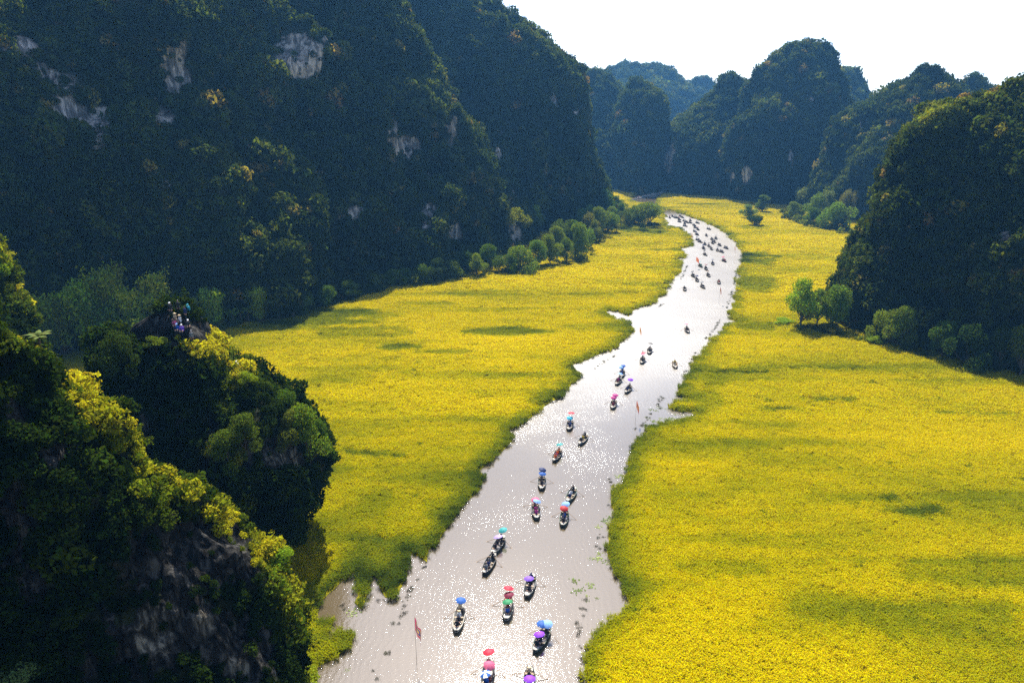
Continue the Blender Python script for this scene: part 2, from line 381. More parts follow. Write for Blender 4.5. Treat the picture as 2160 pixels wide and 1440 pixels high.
# greener or lower rice, at lower left also the crag's shade painted in, at their places on the ground (found from the photograph)
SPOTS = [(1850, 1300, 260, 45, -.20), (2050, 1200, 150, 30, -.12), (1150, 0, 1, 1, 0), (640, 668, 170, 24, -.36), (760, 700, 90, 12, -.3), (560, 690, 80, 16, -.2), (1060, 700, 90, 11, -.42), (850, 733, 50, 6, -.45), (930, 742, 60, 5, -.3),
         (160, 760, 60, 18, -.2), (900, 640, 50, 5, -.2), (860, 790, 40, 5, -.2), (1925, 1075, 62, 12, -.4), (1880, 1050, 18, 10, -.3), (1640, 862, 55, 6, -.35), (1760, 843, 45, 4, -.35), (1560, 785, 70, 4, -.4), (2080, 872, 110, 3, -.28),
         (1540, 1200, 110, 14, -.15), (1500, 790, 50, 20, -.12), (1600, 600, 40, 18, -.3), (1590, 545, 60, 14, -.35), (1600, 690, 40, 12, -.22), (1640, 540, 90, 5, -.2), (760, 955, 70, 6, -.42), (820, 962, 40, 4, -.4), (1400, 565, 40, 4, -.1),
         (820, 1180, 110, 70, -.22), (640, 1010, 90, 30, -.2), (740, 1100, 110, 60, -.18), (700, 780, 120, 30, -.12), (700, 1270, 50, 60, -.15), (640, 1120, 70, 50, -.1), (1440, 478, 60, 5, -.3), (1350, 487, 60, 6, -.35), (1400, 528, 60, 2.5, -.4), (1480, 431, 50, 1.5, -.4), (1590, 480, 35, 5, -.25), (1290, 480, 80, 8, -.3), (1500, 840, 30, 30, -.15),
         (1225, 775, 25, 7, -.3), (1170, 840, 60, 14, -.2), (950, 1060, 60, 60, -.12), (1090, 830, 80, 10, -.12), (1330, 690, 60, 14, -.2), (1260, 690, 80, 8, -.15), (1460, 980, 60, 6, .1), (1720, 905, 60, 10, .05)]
RAG = 0
def rice_field(name, poly, label_seed, name_side=1):
    me_pts = []
    lo, hi = poly.min(0), poly.max(0)
    for (y0, y1, st) in ((25, 130, 0.92), (130, 240, 1.35), (240, 640, 2.3)):
        xs = np.arange(max(lo[0], -1.0 * y1), min(hi[0], 1.0 * y1), st); ys = np.arange(y0, min(y1, hi[1]), st)
        X, Y = np.meshgrid(xs, ys); X = X.ravel() + rng.uniform(-.5, .5, X.size) * st; Y = Y.ravel() + rng.uniform(-.5, .5, Y.size) * st
        Pn = np.stack([X, Y, np.full_like(X, .6)], 1)
        k = visible(Pn, 180) & inside(poly, X, Y)
        me_pts.append(np.column_stack([Pn[k], np.full(k.sum(), st / 0.92)]))
    A = np.vstack(me_pts); bd = bank_dist(A[:, 0], A[:, 1]); kk = bd > .38 * A[:, 3]; A, bd = A[kk], bd[kk]; P = A[:, :3].copy(); s = A[:, 3]; n = len(P)
    px, py, _ = project(P)
    big = fbm(P * np.array([.012, .05, 1]), 4, 3); fine = fbm(P * np.array([.12, .3, 1]), 3, 5); streak = fbm(P * np.array([.02, .22, 1]), 3, 8)
    global RAG
    RAG = fbm(P * np.array([.10, .22, 1]), 4, 33)
    mid = fbm(P * np.array([.035, .11, 1]), 4, 44); thin = fbm(P * np.array([.015, .5, 1]), 2, 47)
    tint = .73 + .26 * big + .22 * mid + .06 * fine - .55 * np.clip(streak - .16, 0, .5) - .5 * np.clip(thin - .33, 0, 1) - .07 * np.clip(1.6 - P[:, 1] / 150, 0, 1) - .10 * (name_side < 0) * np.clip(1.3 - P[:, 1] / 130, 0, 1) + paint(px, py, SPOTS)  # near rice tinted darker for the shaded gaps seen between blades from above
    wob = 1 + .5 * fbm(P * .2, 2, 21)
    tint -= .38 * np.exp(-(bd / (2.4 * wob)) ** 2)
    tint += rng.normal(0, .03, n)
    weeds = rng.random(n) < .006; tint[weeds] -= .35
    hgt = s ** .35 * (1 + .25 * fbm(P * .35, 2, 12)) * np.clip(.75 + .45 * tint, .6, 1.2)
    P[:, 2] = .25 + .25 * fbm(P * np.array([.08, .08, 1]), 3, 4)
    rot = np.stack([rng.normal(0, .09, n), rng.normal(0, .09, n), rng.uniform(0, 6.28, n)], 1)
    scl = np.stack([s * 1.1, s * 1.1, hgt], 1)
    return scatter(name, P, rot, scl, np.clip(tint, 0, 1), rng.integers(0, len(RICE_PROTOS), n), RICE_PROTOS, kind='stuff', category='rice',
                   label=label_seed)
rice_field('rice_field', polyL, 'ripe yellow rice standing in the paddy on the left bank of the river', -1)
rice_field('rice_field', polyR, 'ripe yellow rice standing in the paddy on the right bank of the river')
# the wet soil and stubble the rice grows from
M_bed, t_, N, L, P_ = nmat('paddy_bed')
tc = N.new('ShaderNodeTexCoord'); n_ = noise_node(N, L, mapping(N, L, tc.outputs['Object'], (.3, .8, 1)), 1.0, 6, .7)
r_ = ramp(N, L, n_.outputs[0], [(0.3, (0.06, 0.075, 0.008)), (0.7, (0.24, 0.20, 0.008))]); L.new(r_.outputs[0], P_.inputs['Base Color']); P_.inputs['Roughness'].default_value = 1
P_.inputs['Specular IOR Level'].default_value = 0
from mathutils.geometry import delaunay_2d_cdt
for poly in (polyL, polyR):
    vs = [Vector(p) for p in poly]; n = len(vs)
    v2, e2, f2, _, _, _ = delaunay_2d_cdt(vs, [], [list(range(n))] if sum(poly[i][0] * poly[(i + 1) % n][1] - poly[(i + 1) % n][0] * poly[i][1] for i in range(n)) > 0 else [list(range(n))[::-1]], 1, 1e-4)
    V = np.array([(v.x, v.y, .05) for v in v2]); T = np.array([f for f in f2 if len(f) == 3])
    V2 = np.vstack([V, [(x, y, .05) for x, y in poly], [(x, y, -.4) for x, y in poly]]); b = len(V)
    sk_ = np.array([(b + i, b + (i + 1) % n, b + n + (i + 1) % n, b + n + i) for i in range(n)])
    link('paddy_ground', mesh_np('paddy_ground', V2, [T, sk_], M_bed), kind='structure')

# ------------------------------------------------------------------ hills
HILLS = {}
def catmull(P, n):
    P = np.asarray(P, float); K = len(P); t = np.linspace(0, K, n, endpoint=False); i = t.astype(int); f = (t - i)[:, None]
    p0, p1, p2, p3 = P[(i - 1) % K], P[i % K], P[(i + 1) % K], P[(i + 2) % K]
    return .5 * ((2 * p1) + (-p0 + p2) * f + (2 * p0 - 5 * p1 + 4 * p2 - p3) * f ** 2 + (-p0 + 3 * p1 - 3 * p2 + p3) * f ** 3)
def loft(key, rings, nu, nv, amp, scale, flute, mat, bare_spots=(), bare_noise=0.0, seed=0, blocky=0.0, pale_spots=()):
    """rings: list of (z, (m,2) plan contour with the same m).  Displaced outward by noise."""
    zs = np.array([r[0] for r in rings], float); Cs = np.array([catmull(r[1], nu) for r in rings])
    tv = np.linspace(0, 1, nv); zz = zs[0] + (zs[-1] - zs[0]) * tv
    out = np.zeros((nv, nu, 3))
    for a in range(nu):
        out[:, a, 0] = np.interp(zz, zs, Cs[:, a, 0]); out[:, a, 1] = np.interp(zz, zs, Cs[:, a, 1])
    out[:, :, 2] = zz[:, None]
    for _ in range(3):      # soften the kinks between contours
        out[1:-1] = .25 * out[:-2] + .5 * out[1:-1] + .25 * out[2:]
    du = np.roll(out, -1, 1) - np.roll(out, 1, 1); dv = np.gradient(out, axis=0)
    Nn = np.cross(du, dv); Nn /= np.linalg.norm(Nn, axis=2, keepdims=True) + 1e-9
    cen = out.mean((0, 1)); sgn = np.sign(((out - cen) * Nn).sum(2).mean()); Nn *= sgn
    P = out.reshape(-1, 3); Nf = Nn.reshape(-1, 3)
    d = amp * fbm(P / scale, 4, seed)
    d += amp * (.62 if key in 'AJBP0P1P2' else .38) * fbm(P * np.array([1, 1, .9]) / (scale * .38), 3, seed + 60)
    d += flute * (.7 * ridged(P * np.array([1, 1, .28]) / (scale * .55), 3, seed + 5) + 1.7 * ridged(P * np.array([1, 1, .35]) / (scale * 1.15), 2, seed + 6))
    if blocky:
        q = P * np.array([1, 1, .6]) / (blocky * 3); d += blocky * (np.round(vnoise(q, seed + 3) * 3) / 3) * .8
    d = d - d.mean() - .12 * amp
    fall = np.clip(P[:, 2] / 6, 0, 1)
    P = P + Nf * (d * (.35 + .65 * fall))[:, None]
    P[:, 2] = np.maximum(P[:, 2], -2)
    idx = np.arange(nv * nu).reshape(nv, nu); n_ = np.roll(idx, -1, 1)
    Q = np.stack([idx[:-1], n_[:-1], n_[1:], idx[1:]], 2).reshape(-1, 4)
    if sgn < 0: Q = Q[:, ::-1]
    top = P[idx[-1]].mean(0); top[2] = P[idx[-1], 2].max() + 0.3
    V = np.vstack([P, top]); T = np.stack([idx[-1], n_[-1], np.full(nu, len(P))], 1)
    if sgn < 0: T = T[:, ::-1]
    px, py, _ = project(V)
    bare = np.zeros(len(V))
    for x, y, rx, ry in bare_spots:
        dd = ((px - x) / rx) ** 2 + ((py - y) / ry) ** 2 + 1.0 * fbm(V / (scale * .12) * np.array([1, 1, .22]), 3, seed + 31)
        bare = np.maximum(bare, np.clip(1.5 - dd, 0, 1))
    pale = np.zeros(len(V))
    for x, y, rx, ry in pale_spots:
        pale = np.maximum(pale, np.clip((1.15 - ((px - x) / rx) ** 2 - ((py - y) / ry) ** 2 + .8 * fbm(V * .5, 3, 5)) * 3, 0, 1)); bare = np.maximum(bare, pale)
    # steep places carry bare streaks of their own
    nz = np.append(Nf[:, 2], 1)
    st = fbm(V * np.array([1, 1, .22]) / (scale * .35), 3, seed + 41)
    bare = np.maximum(bare, np.clip((st - .32 + bare_noise) * 5, 0, 1) * (nz < .62) * (.75 if bare_noise > -1 else 0))
    me = mesh_np('hill', V, [Q, T], mat, smooth=not blocky, attrs={'bare': ('POINT', bare), 'pale': ('POINT', pale)})
    o = link('hill', me, kind='structure')
    HILLS[key] = dict(V=V, Q=Q, T=T, bare=bare, obj=o)
    return o
def superell(c, ax, a, b, m=28, p=2.6, lean=0.0):
    """plan contour: centre c, long axis direction ax (angle), half lengths a,b"""
    th = np.linspace(0, 2 * np.pi, m, endpoint=False); cx = np.sign(np.cos(th)) * np.abs(np.cos(th)) ** (2 / p); sy = np.sign(np.sin(th)) * np.abs(np.sin(th)) ** (2 / p)
    u, v = np.array([math.cos(ax), math.sin(ax)]), np.array([-math.sin(ax), math.cos(ax)])
    return np.array(c)[None] + np.outer(cx * a, u) + np.outer(sy * b, v)
def tower(key, D, left, right, depth, nu=160, nv=60, amp=5, scale=28, flute=3, mat=None, pw=2.1, face=0.96, round_=3.0, inset=2.0, **kw):
    """a hill whose outline, seen square-on at distance D, runs through the given points"""
    mid = (left[0][0] + right[0][0]) / 2
    az = math.atan2((mid - 1080) / F, cp); ca, sa = math.cos(az), math.sin(az)
    fw, rt = np.array([sa, ca]), np.array([ca, -sa])
    def conv(p):
        d = ray(*p); t = D / (d.x * sa + d.y * ca); return (d.x * ca - d.y * sa) * t, CAM_H + d.z * t
    Lp = [conv(p) for p in left]; Rp = [conv(p) for p in right]
    Lz = [-2.0] + [z for _, z in Lp]; Lx = [Lp[0][0]] + [s for s, _ in Lp]; Rz = [-2.0] + [z for _, z in Rp]; Rx = [Rp[0][0]] + [s for s, _ in Rp]
    ztop = min(max(Lz), max(Rz)); zz = np.linspace(-2, ztop, 18); rings = []
    W0 = max(Rp[0][0] - Lp[0][0], 1)
    for k, z in enumerate(zz):
        sl, sr = np.interp(z, np.maximum.accumulate(Lz), Lx), np.interp(z, np.maximum.accumulate(Rz), Rx)
        if sr - sl < 2: m_ = (sl + sr) / 2; sl, sr = m_ - 1, m_ + 1
        a = (sr - sl) / 2; q = max(0.0, (z + 2) / (ztop + 2))
        front = depth * (1 - q ** round_ * face) * (0.25 + .75 * min(1, (sr - sl) / W0)) if q < 1 else depth * .1
        back = depth * (1 - q ** 2 * .8)
        b = (front + back) / 2; off = (back - front) / 2
        c = fw * (D + off) + rt * (sl + sr) / 2
        ring = superell(c, -az, a, b, p=pw)
        al, ar = math.atan2(sl, D) + inset / D, math.atan2(sr, D) - inset / D
        if ar - al < .004: al, ar = (al + ar) / 2 - .002, (al + ar) / 2 + .002
        for _ in range(6):      # widen or narrow the contour until its tangents from the camera fall on the outline
            ss, dd = ring @ rt, ring @ fw; an = np.arctan2(ss, dd); lo_, hi_ = an.min(), an.max(); i0, i1 = an.argmin(), an.argmax()
            t0, t1 = math.tan(al) * dd[i0], math.tan(ar) * dd[i1]; k_ = (t1 - t0) / max(ss[i1] - ss[i0], .1); k_ = min(max(k_, .3), 2.0)
            ss2 = t0 + (ss - ss[i0]) * k_; ring = np.outer(ss2, rt) + np.outer(dd, fw)
        rings.append((z - inset * 1.3 * min(1, q * 2), ring))
    return loft(key, rings, nu, nv, amp, scale, flute, mat or M_rock, **kw)

# left massif, front hill: a long wall along the left side of the valley
wdir = R(40); W = np.array([math.cos(wdir), math.sin(wdir)]); NW = np.array([W[1], -W[0]])
base_nose = np.array([G(1215, 548).x, G(1215, 548).y]) + W * 36 + NW * 5
ringsA = []
for z, pull, nose, back in ((-2, 0, 0, 120), (12, 5, 6, 120), (35, 14, 16, 115), (60, 28, 30, 105), (85, 44, 46, 95), (105, 60, 60, 85), (125, 78, 78, 70), (140, 92, 100, 40)):
    b = (back - 0) / 2; a = (430 - nose) / 2
    front = base_nose - W * nose - NW * pull        # the nose corner on the front line
    c = front - W * a - NW * (max(back + 92 - pull, 20)) / 2
    ringsA.append((z, superell(c, wdir, a, max(back + 92 - pull, 20) / 2, p=2.6, m=40)))
BARE_A = [(625, 125, 42, 42), (358, 155, 24, 40), (200, 270, 24, 38), (845, 310, 32, 22), (240, 55, 8, 26), (40, 95, 28, 18), (830, 275, 8, 20), (695, 90, 10, 18), (340, 245, 22, 26), (30, 250, 9, 18), (955, 495, 16, 22), (905, 450, 12, 22), (745, 450, 16, 14), (145, 205, 10, 14), (900, 385, 8, 16)]
loft('A', ringsA, 420, 110, 13, 36, 8, M_rock, [(x, y, rx * 1.25, ry * 1.25) for x, y, rx, ry in BARE_A], .03, 11)
tower('B', 440, [(700, 440), (720, 300), (760, 0), (800, -120), (860, -170)], [(1292, 432), (1283, 400), (1268, 345), (1243, 262), (1217, 165), (1190, 122), (1130, 84), (1068, 42), (1030, 0), (960, -90), (900, -170)],
      70, 300, 110, 6, 34, 5, bare_spots=[(1168, 215, 8, 22), (1055, 290, 8, 14), (1215, 240, 6, 12)], bare_noise=-.15, seed=21)
tower('C', 690, [(1190, 400), (1195, 300), (1200, 200), (1212, 146)], [(1402, 398), (1388, 330), (1352, 260), (1318, 195), (1300, 165), (1282, 142), (1262, 137)], 75, 200, 80, 4.5, 40, 5, inset=3.5, bare_noise=-.15, seed=31)
tower('C2', 640, [(1290, 400), (1300, 280), (1312, 190), (1330, 165)], [(1408, 400), (1408, 250), (1396, 200), (1385, 172), (1358, 158)], 50, 120, 70, 5, 34, 4, bare_noise=-.1, seed=36)
tower('D', 1150, [(1240, 398), (1262, 180), (1285, 140), (1322, 134)], [(1480, 398), (1470, 230), (1455, 178), (1425, 155), (1385, 138), (1345, 131)], 140, 160, 60, 8, 70, 8, bare_noise=-.3, seed=41)
tower('E', 1250, [(1400, 398), (1425, 225), (1445, 185), (1465, 168)], [(1560, 398), (1530, 220), (1500, 180), (1484, 166)], 120, 120, 50, 8, 60, 7, bare_noise=-.3, seed=46)
tower('F', 640, [(1382, 404), (1388, 330), (1398, 280), (1425, 235), (1452, 212), (1492, 185), (1525, 163)], [(1640, 404), (1620, 300), (1590, 190), (1572, 163), (1548, 157)], 62, 200, 80, 4.5, 34, 5, inset=3.5, bare_spots=[(1412, 330, 16, 34), (1395, 380, 8, 18)], bare_noise=-.1, seed=51)
tower('G', 600, [(1519, 408), (1523, 350), (1538, 290), (1552, 240), (1566, 190), (1590, 150), (1622, 112), (1655, 94)], [(1830, 408), (1818, 300), (1800, 215), (1788, 165), (1783, 135), (1765, 105), (1740, 90), (1700, 86)],
      66, 260, 100, 5, 36, 6, inset=3.5, bare_spots=[(1575, 372, 14, 20), (1608, 355, 6, 14), (1545, 378, 6, 14), (1668, 345, 5, 28), (1712, 215, 5, 10)], bare_noise=-.12, seed=61)
tower('H', 820, [(1700, 404), (1720, 200), (1760, 160), (1785, 150)], [(1900, 404), (1860, 240), (1830, 186), (1812, 165), (1795, 152)], 90, 120, 60, 6, 45, 5, bare_noise=-.3, seed=66)
tower('I', 520, [(1700, 428), (1712, 385), (1738, 330), (1762, 270), (1790, 228), (1830, 192), (1872, 158), (1915, 132)], [(2120, 428), (2080, 300), (2035, 200), (2012, 160), (1992, 130), (1960, 121)], 60, 240, 90, 5, 30, 5, inset=3.0, bare_spots=[(1812, 270, 5, 24)], bare_noise=-.15, seed=71)
tower('K', 620, [(1950, 420), (1985, 250), (2010, 175), (2040, 163)], [(2240, 420), (2180, 260), (2100, 180), (2082, 158), (2070, 154)], 60, 140, 60, 5, 30, 4, bare_noise=-.2, seed=76)
# right-hand near hill
tower('J', 238, [(1718, 676), (1728, 610), (1752, 545), (1772, 500), (1796, 440), (1812, 398), (1836, 345), (1862, 290), (1905, 232), (1958, 200), (2010, 190), (2090, 178), (2125, 160)],
      [(3000, 676), (2800, 400), (2600, 220), (2400, 130), (2250, 120)], 38, 300, 110, 4.5, 26, 3.5, inset=4.0, pw=2.1, face=.85, bare_spots=[(2115, 505, 14, 20), (1840, 440, 12, 26), (2055, 460, 5, 16)], bare_noise=-.15, seed=81)
# foreground karst on the left
tower('P2', 118, [(-420, 760), (-300, 600), (-160, 505), (-60, 490)], [(70, 800), (55, 720), (40, 660), (24, 615), (10, 575), (-10, 540), (-50, 515)], 22, 130, 70, 1.6, 9, 1.2, mat=M_rock_near, bare_noise=.0, seed=91, blocky=.35, inset=.4)
tower('P1', 97, [(200, 1040), (198, 900), (196, 790), (205, 725), (240, 688), (268, 664)], [(570, 1064), (622, 1030), (668, 990), (690, 945), (682, 895), (640, 850), (575, 812), (520, 790), (470, 768), (456, 738), (452, 700), (440, 672), (400, 656)],
      16, 260, 110, 1.6, 8, 1.0, round_=1.6, mat=M_rock_near, bare_spots=[(590, 960, 70, 45), (380, 700, 90, 30), (320, 690, 60, 30)], bare_noise=.1, seed=95, blocky=.45, inset=.4, pale_spots=[(600, 965, 50, 22)], pw=2.2, face=.7)
tower('P0', 60, [(-700, 1900), (-500, 1400), (-330, 900), (-200, 700), (-80, 655)], [(700, 1900), (655, 1440), (632, 1370), (612, 1300), (590, 1225), (545, 1150), (480, 1092), (405, 1035), (318, 1000), (296, 940), (240, 880), (165, 838), (128, 790), (118, 745), (62, 690), (0, 664)],
      15, 420, 190, 1.5, 6, 1.1, round_=1.4, mat=M_rock_near, bare_spots=[(330, 1340, 60, 80), (430, 1330, 60, 60), (400, 1180, 130, 90), (520, 1380, 70, 70), (150, 960, 70, 30)], bare_noise=.1, seed=99, blocky=.5, inset=.4, pale_spots=[(325, 1330, 42, 62), (430, 1320, 22, 40), (500, 1400, 30, 26)], pw=2.3, face=.7)

def bvh(keys):
    Vs, Fs, o = [], [], 0
    for k in keys:
        h_ = HILLS[k]; Vs.append(h_['V']); Fs += [tuple(int(i) + o for i in f) for f in h_['Q']] + [tuple(int(i) + o for i in f) for f in h_['T']]; o += len(h_['V'])
    return BVHTree.FromPolygons([tuple(v) for v in np.vstack(Vs)], Fs)
BV = {k: bvh([k]) for k in ('A', 'B', 'I', 'J', 'P0', 'P1', 'P2')}
def hit(keys, px, py):
    best = None
    for k in keys:
        r_ = BV[k].ray_cast(cam.location, ray(px, py).normalized())
        if r_[0] is not None and (best is None or r_[3] < best[3]): best = r_
    return best

# ------------------------------------------------------------------ forest and scrub growing on the hills
def grow(key, name, per, size, protos, label, near=False, seed=0, cut=.55, tint0=.36, lit=0.0, yellow=()):
    h_ = HILLS[key]; V, Q, T = h_['V'], h_['Q'], h_['T']; r = np.random.default_rng(seed)
    tri = np.vstack([Q[:, [0, 1, 2]], Q[:, [0, 2, 3]], T]); A, B, C = V[tri[:, 0]], V[tri[:, 1]], V[tri[:, 2]]
    nr = np.cross(B - A, C - A); ar = np.linalg.norm(nr, axis=1) / 2 + 1e-9; nr = nr / (2 * ar[:, None])
    cen = (A + B + C) / 3; view = np.array([0, 0, CAM_H]) - cen; view /= np.linalg.norm(view, axis=1, keepdims=True)
    ok = ((nr * view).sum(1) > -.35) & visible(cen, 200); wgt = ar * ok
    n = int(wgt.sum() / per); k = r.choice(len(tri), n, p=wgt / wgt.sum())
    u, v = r.random(n), r.random(n); m = u + v > 1; u[m], v[m] = 1 - u[m], 1 - v[m]
    P = A[k] + (B[k] - A[k]) * u[:, None] + (C[k] - A[k]) * v[:, None]; nn = nr[k]
    bare = h_['bare'][tri[k, 0]]
    dens = fbm(P / (size * 5), 3, seed + 3)
    keep = (bare < cut - .25 * dens) | (r.random(n) < .08); keep &= P[:, 2] > -1
    P, nn, bare, dens = P[keep], nn[keep], bare[keep], dens[keep]; n = len(P)
    s = size * np.exp(r.normal(0, .30, n)) * np.where(r.random(n) < .10, 1.4, 1.0) * np.where(bare > .3, .55, 1) * (1 + .35 * fbm(P / (size * 6), 2, seed + 8))
    yaw = r.uniform(0, 6.28, n)
    # lean towards the slope normal
    rot = np.zeros((n, 3)); ax = np.clip(nn[:, 2], -1, 1)
    for i in range(n):
        d = Vector((nn[i, 0] * .6, nn[i, 1] * .6, max(nn[i, 2], 0) * .6 + .55))
        e = (d.to_track_quat('Z', 'Y') @ Matrix.Rotation(yaw[i], 3, 'Z').to_quaternion()).to_euler(); rot[i] = e[:]
    tint = tint0 + .22 * fbm(P / (size * 9), 3, seed + 5) + r.normal(0, .11, n) + lit
    if yellow:  # sunlight on the rims painted into the leaf tint, besides some yellowish shrubs
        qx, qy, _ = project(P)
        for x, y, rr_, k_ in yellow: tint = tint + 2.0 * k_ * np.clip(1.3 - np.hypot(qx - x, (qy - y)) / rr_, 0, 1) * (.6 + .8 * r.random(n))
    if not near: tint = np.where(r.random(n) < .03, r.uniform(.9, 1, n), np.clip(tint, 0, .85))
    P = P + nn * (s * .12)[:, None]
    scl = np.stack([s, s, s * r.uniform(.8, 1.25, n)], 1)
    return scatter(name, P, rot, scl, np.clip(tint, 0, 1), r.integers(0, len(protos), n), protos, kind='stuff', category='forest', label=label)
grow('A', 'forest', 2.5, 2.0, FAR_PROTOS, 'dark forest covering the big shaded cliff on the left', seed=1)
grow('B', 'forest', 4.2, 2.3, FAR_PROTOS, 'forest on the hill behind the left cliff, sloping to the river', seed=2)
grow('C', 'forest', 6.5, 2.8, FAR_PROTOS, 'forest on the blue hill just right of the left cliff', seed=3)
grow('C2', 'forest', 6, 2.7, FAR_PROTOS, 'forest on the narrow blue hill above the far bend', seed=4)
grow('D', 'forest', 16, 4.2, FAR_PROTOS, 'forest on the palest flat-topped mountain at the back', seed=5)
grow('E', 'forest', 16, 4.2, FAR_PROTOS, 'forest on the small pale peak at the back', seed=6)
grow('F', 'forest', 5.5, 2.6, FAR_PROTOS, 'forest on the hill left of the tall domed hill', seed=7)
grow('G', 'forest', 4.8, 2.5, FAR_PROTOS, 'forest on the tall domed hill at the end of the valley', seed=8)
grow('H', 'forest', 9, 3.2, FAR_PROTOS, 'forest on the shoulder behind the tall domed hill', seed=9)
grow('I', 'forest', 4.0, 2.2, FAR_PROTOS, 'forest on the rounded hill right of the tall dome', seed=10)
grow('K', 'forest', 6, 2.6, FAR_PROTOS, 'forest on the low summit peeping over the right hill', seed=11)
grow('J', 'forest', 1.8, 1.75, FAR_PROTOS, 'dark forest covering the near hill on the right edge', seed=12, tint0=.34, yellow=[(1815, 385, 26, .5), (1905, 250, 60, .2), (1990, 215, 60, .25), (1830, 330, 40, .25), (1790, 450, 30, .25), (2100, 180, 60, .2)])  # yellow here and below: sunlit rims put into leaf tint, plus amber foliage
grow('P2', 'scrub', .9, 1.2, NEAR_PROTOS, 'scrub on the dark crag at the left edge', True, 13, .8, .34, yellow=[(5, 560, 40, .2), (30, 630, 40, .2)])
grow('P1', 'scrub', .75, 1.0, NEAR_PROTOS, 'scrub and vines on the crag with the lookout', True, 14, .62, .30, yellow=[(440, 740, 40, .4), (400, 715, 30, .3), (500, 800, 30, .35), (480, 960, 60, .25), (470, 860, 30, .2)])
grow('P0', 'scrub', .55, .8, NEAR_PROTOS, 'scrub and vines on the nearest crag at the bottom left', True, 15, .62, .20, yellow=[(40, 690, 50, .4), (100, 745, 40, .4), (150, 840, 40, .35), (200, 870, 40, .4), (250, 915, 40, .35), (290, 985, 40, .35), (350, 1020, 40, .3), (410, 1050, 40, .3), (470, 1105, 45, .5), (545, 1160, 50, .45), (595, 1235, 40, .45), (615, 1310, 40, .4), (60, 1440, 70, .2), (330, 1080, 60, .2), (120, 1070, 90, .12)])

# ------------------------------------------------------------------ individual trees
def tube(path, rad, seg=7, cap=True):
    path = [Vector(p) for p in path]; V, Fq, T = [], [], []
    for i, p in enumerate(path):
        d = (path[min(i + 1, len(path) - 1)] - path[max(i - 1, 0)]).normalized(); q = d.to_track_quat('Z', 'Y')
        for k in range(seg):
            a = 2 * math.pi * k / seg; V.append(tuple(p + q @ Vector((math.cos(a) * rad[i], math.sin(a) * rad[i], 0))))
    for i in range(len(path) - 1):
        for k in range(seg): Fq.append((i * seg + k, i * seg + (k + 1) % seg, (i + 1) * seg + (k + 1) % seg, (i + 1) * seg + k))
    if cap:
        for i, rev in ((0, True), (len(path) - 1, False)):
            c = len(V); V.append(tuple(path[i]))
            for k in range(seg):
                t = (i * seg + k, i * seg + (k + 1) % seg, c); T.append(t[::-1] if rev else t)
    return V, Fq, T
class MB:
    def __init__(s): s.V = []; s.Q = []; s.T = []; s.mq = []; s.mt = []
    def add(s, V, Q=(), T=(), m=0):
        b = len(s.V); s.V += [tuple(v) for v in V]; s.Q += [tuple(i + b for i in f) for f in Q]; s.T += [tuple(i + b for i in f) for f in T]
        s.mq += [m] * len(Q); s.mt += [m] * len(T)
    def box(s, c, d, m=0, rz=0.0):
        x, y, z = d[0] / 2, d[1] / 2, d[2] / 2; V = []
        for i in (-1, 1):
            for j in (-1, 1):
                for k in (-1, 1):
                    X, Y = i * x, j * y; V.append((c[0] + X * math.cos(rz) - Y * math.sin(rz), c[1] + X * math.sin(rz) + Y * math.cos(rz), c[2] + k * z))
        s.add(V, [(0, 1, 3, 2), (4, 6, 7, 5), (0, 4, 5, 1), (2, 3, 7, 6), (0, 2, 6, 4), (1, 5, 7, 3)], m=m)
    def tube(s, path, rad, seg=7, m=0): s.add(*tube(path, rad, seg), m=m)
    def mesh(s, name, mats, smooth=False):
        return mesh_np(name, np.array(s.V), [np.array(s.Q).reshape(-1, 4), np.array(s.T).reshape(-1, 3)], mats=mats if isinstance(mats, list) else [mats], smooth=smooth, midx=s.mq + s.mt)
def tree_proto(kind, seed):
    r = np.random.default_rng(seed); mb = MB(); lobes = []
    if kind == 'broad': spec = (17, .42, (.24, .82), (.13, .21), 6200, .020)
    elif kind == 'tall': spec = (13, .15, (.16, .88), (.10, .15), 3000, .022)
    elif kind == 'dome': spec = (17, .66, (.10, .66), (.12, .27), 6000, .024)
    else: spec = (12, .4, (.4, .8), (.14, .2), 4200, .022)
    nl, spread, zr, rr, nleaf, lf = spec
    for k in range(nl):
        a = r.uniform(0, 6.28); q = r.random() ** .6; z = r.uniform(*zr)
        env = math.sqrt(max(.08, 1 - ((z - zr[0]) / (zr[1] - zr[0]) * .85) ** 2))
        lobes.append((math.cos(a) * q * spread * env, math.sin(a) * q * spread * env, z, r.uniform(*rr)))
    lobes.append((0, 0, zr[1] - .02, rr[1] * .8))
    zb = zr[0] * .75
    mb.tube([(0, 0, -.06), (.01, 0, zb * .4), (-.01, .01, zb), (0, 0, zr[1] * .8)], [.035, .026, .02, .007], 8)
    for l in lobes:
        st = Vector((0, 0, zb * r.uniform(.55, 1.1))); e = Vector(l[:3]); m_ = st.lerp(e, .5) + Vector((0, 0, -.03))
        mb.tube([st, m_, e], [.011, .007, .003], 5)
    P, d = clump_points(nleaf, lobes, seed, .5)
    V, Fq, v = leaf_quads(P, lf, d, .55, 1.0, seed)
    return mb.mesh('trunk', M_bark, True), mesh_np('crown', V, Fq, M_treeleaf, attrs={'v': ('FACE', v)})
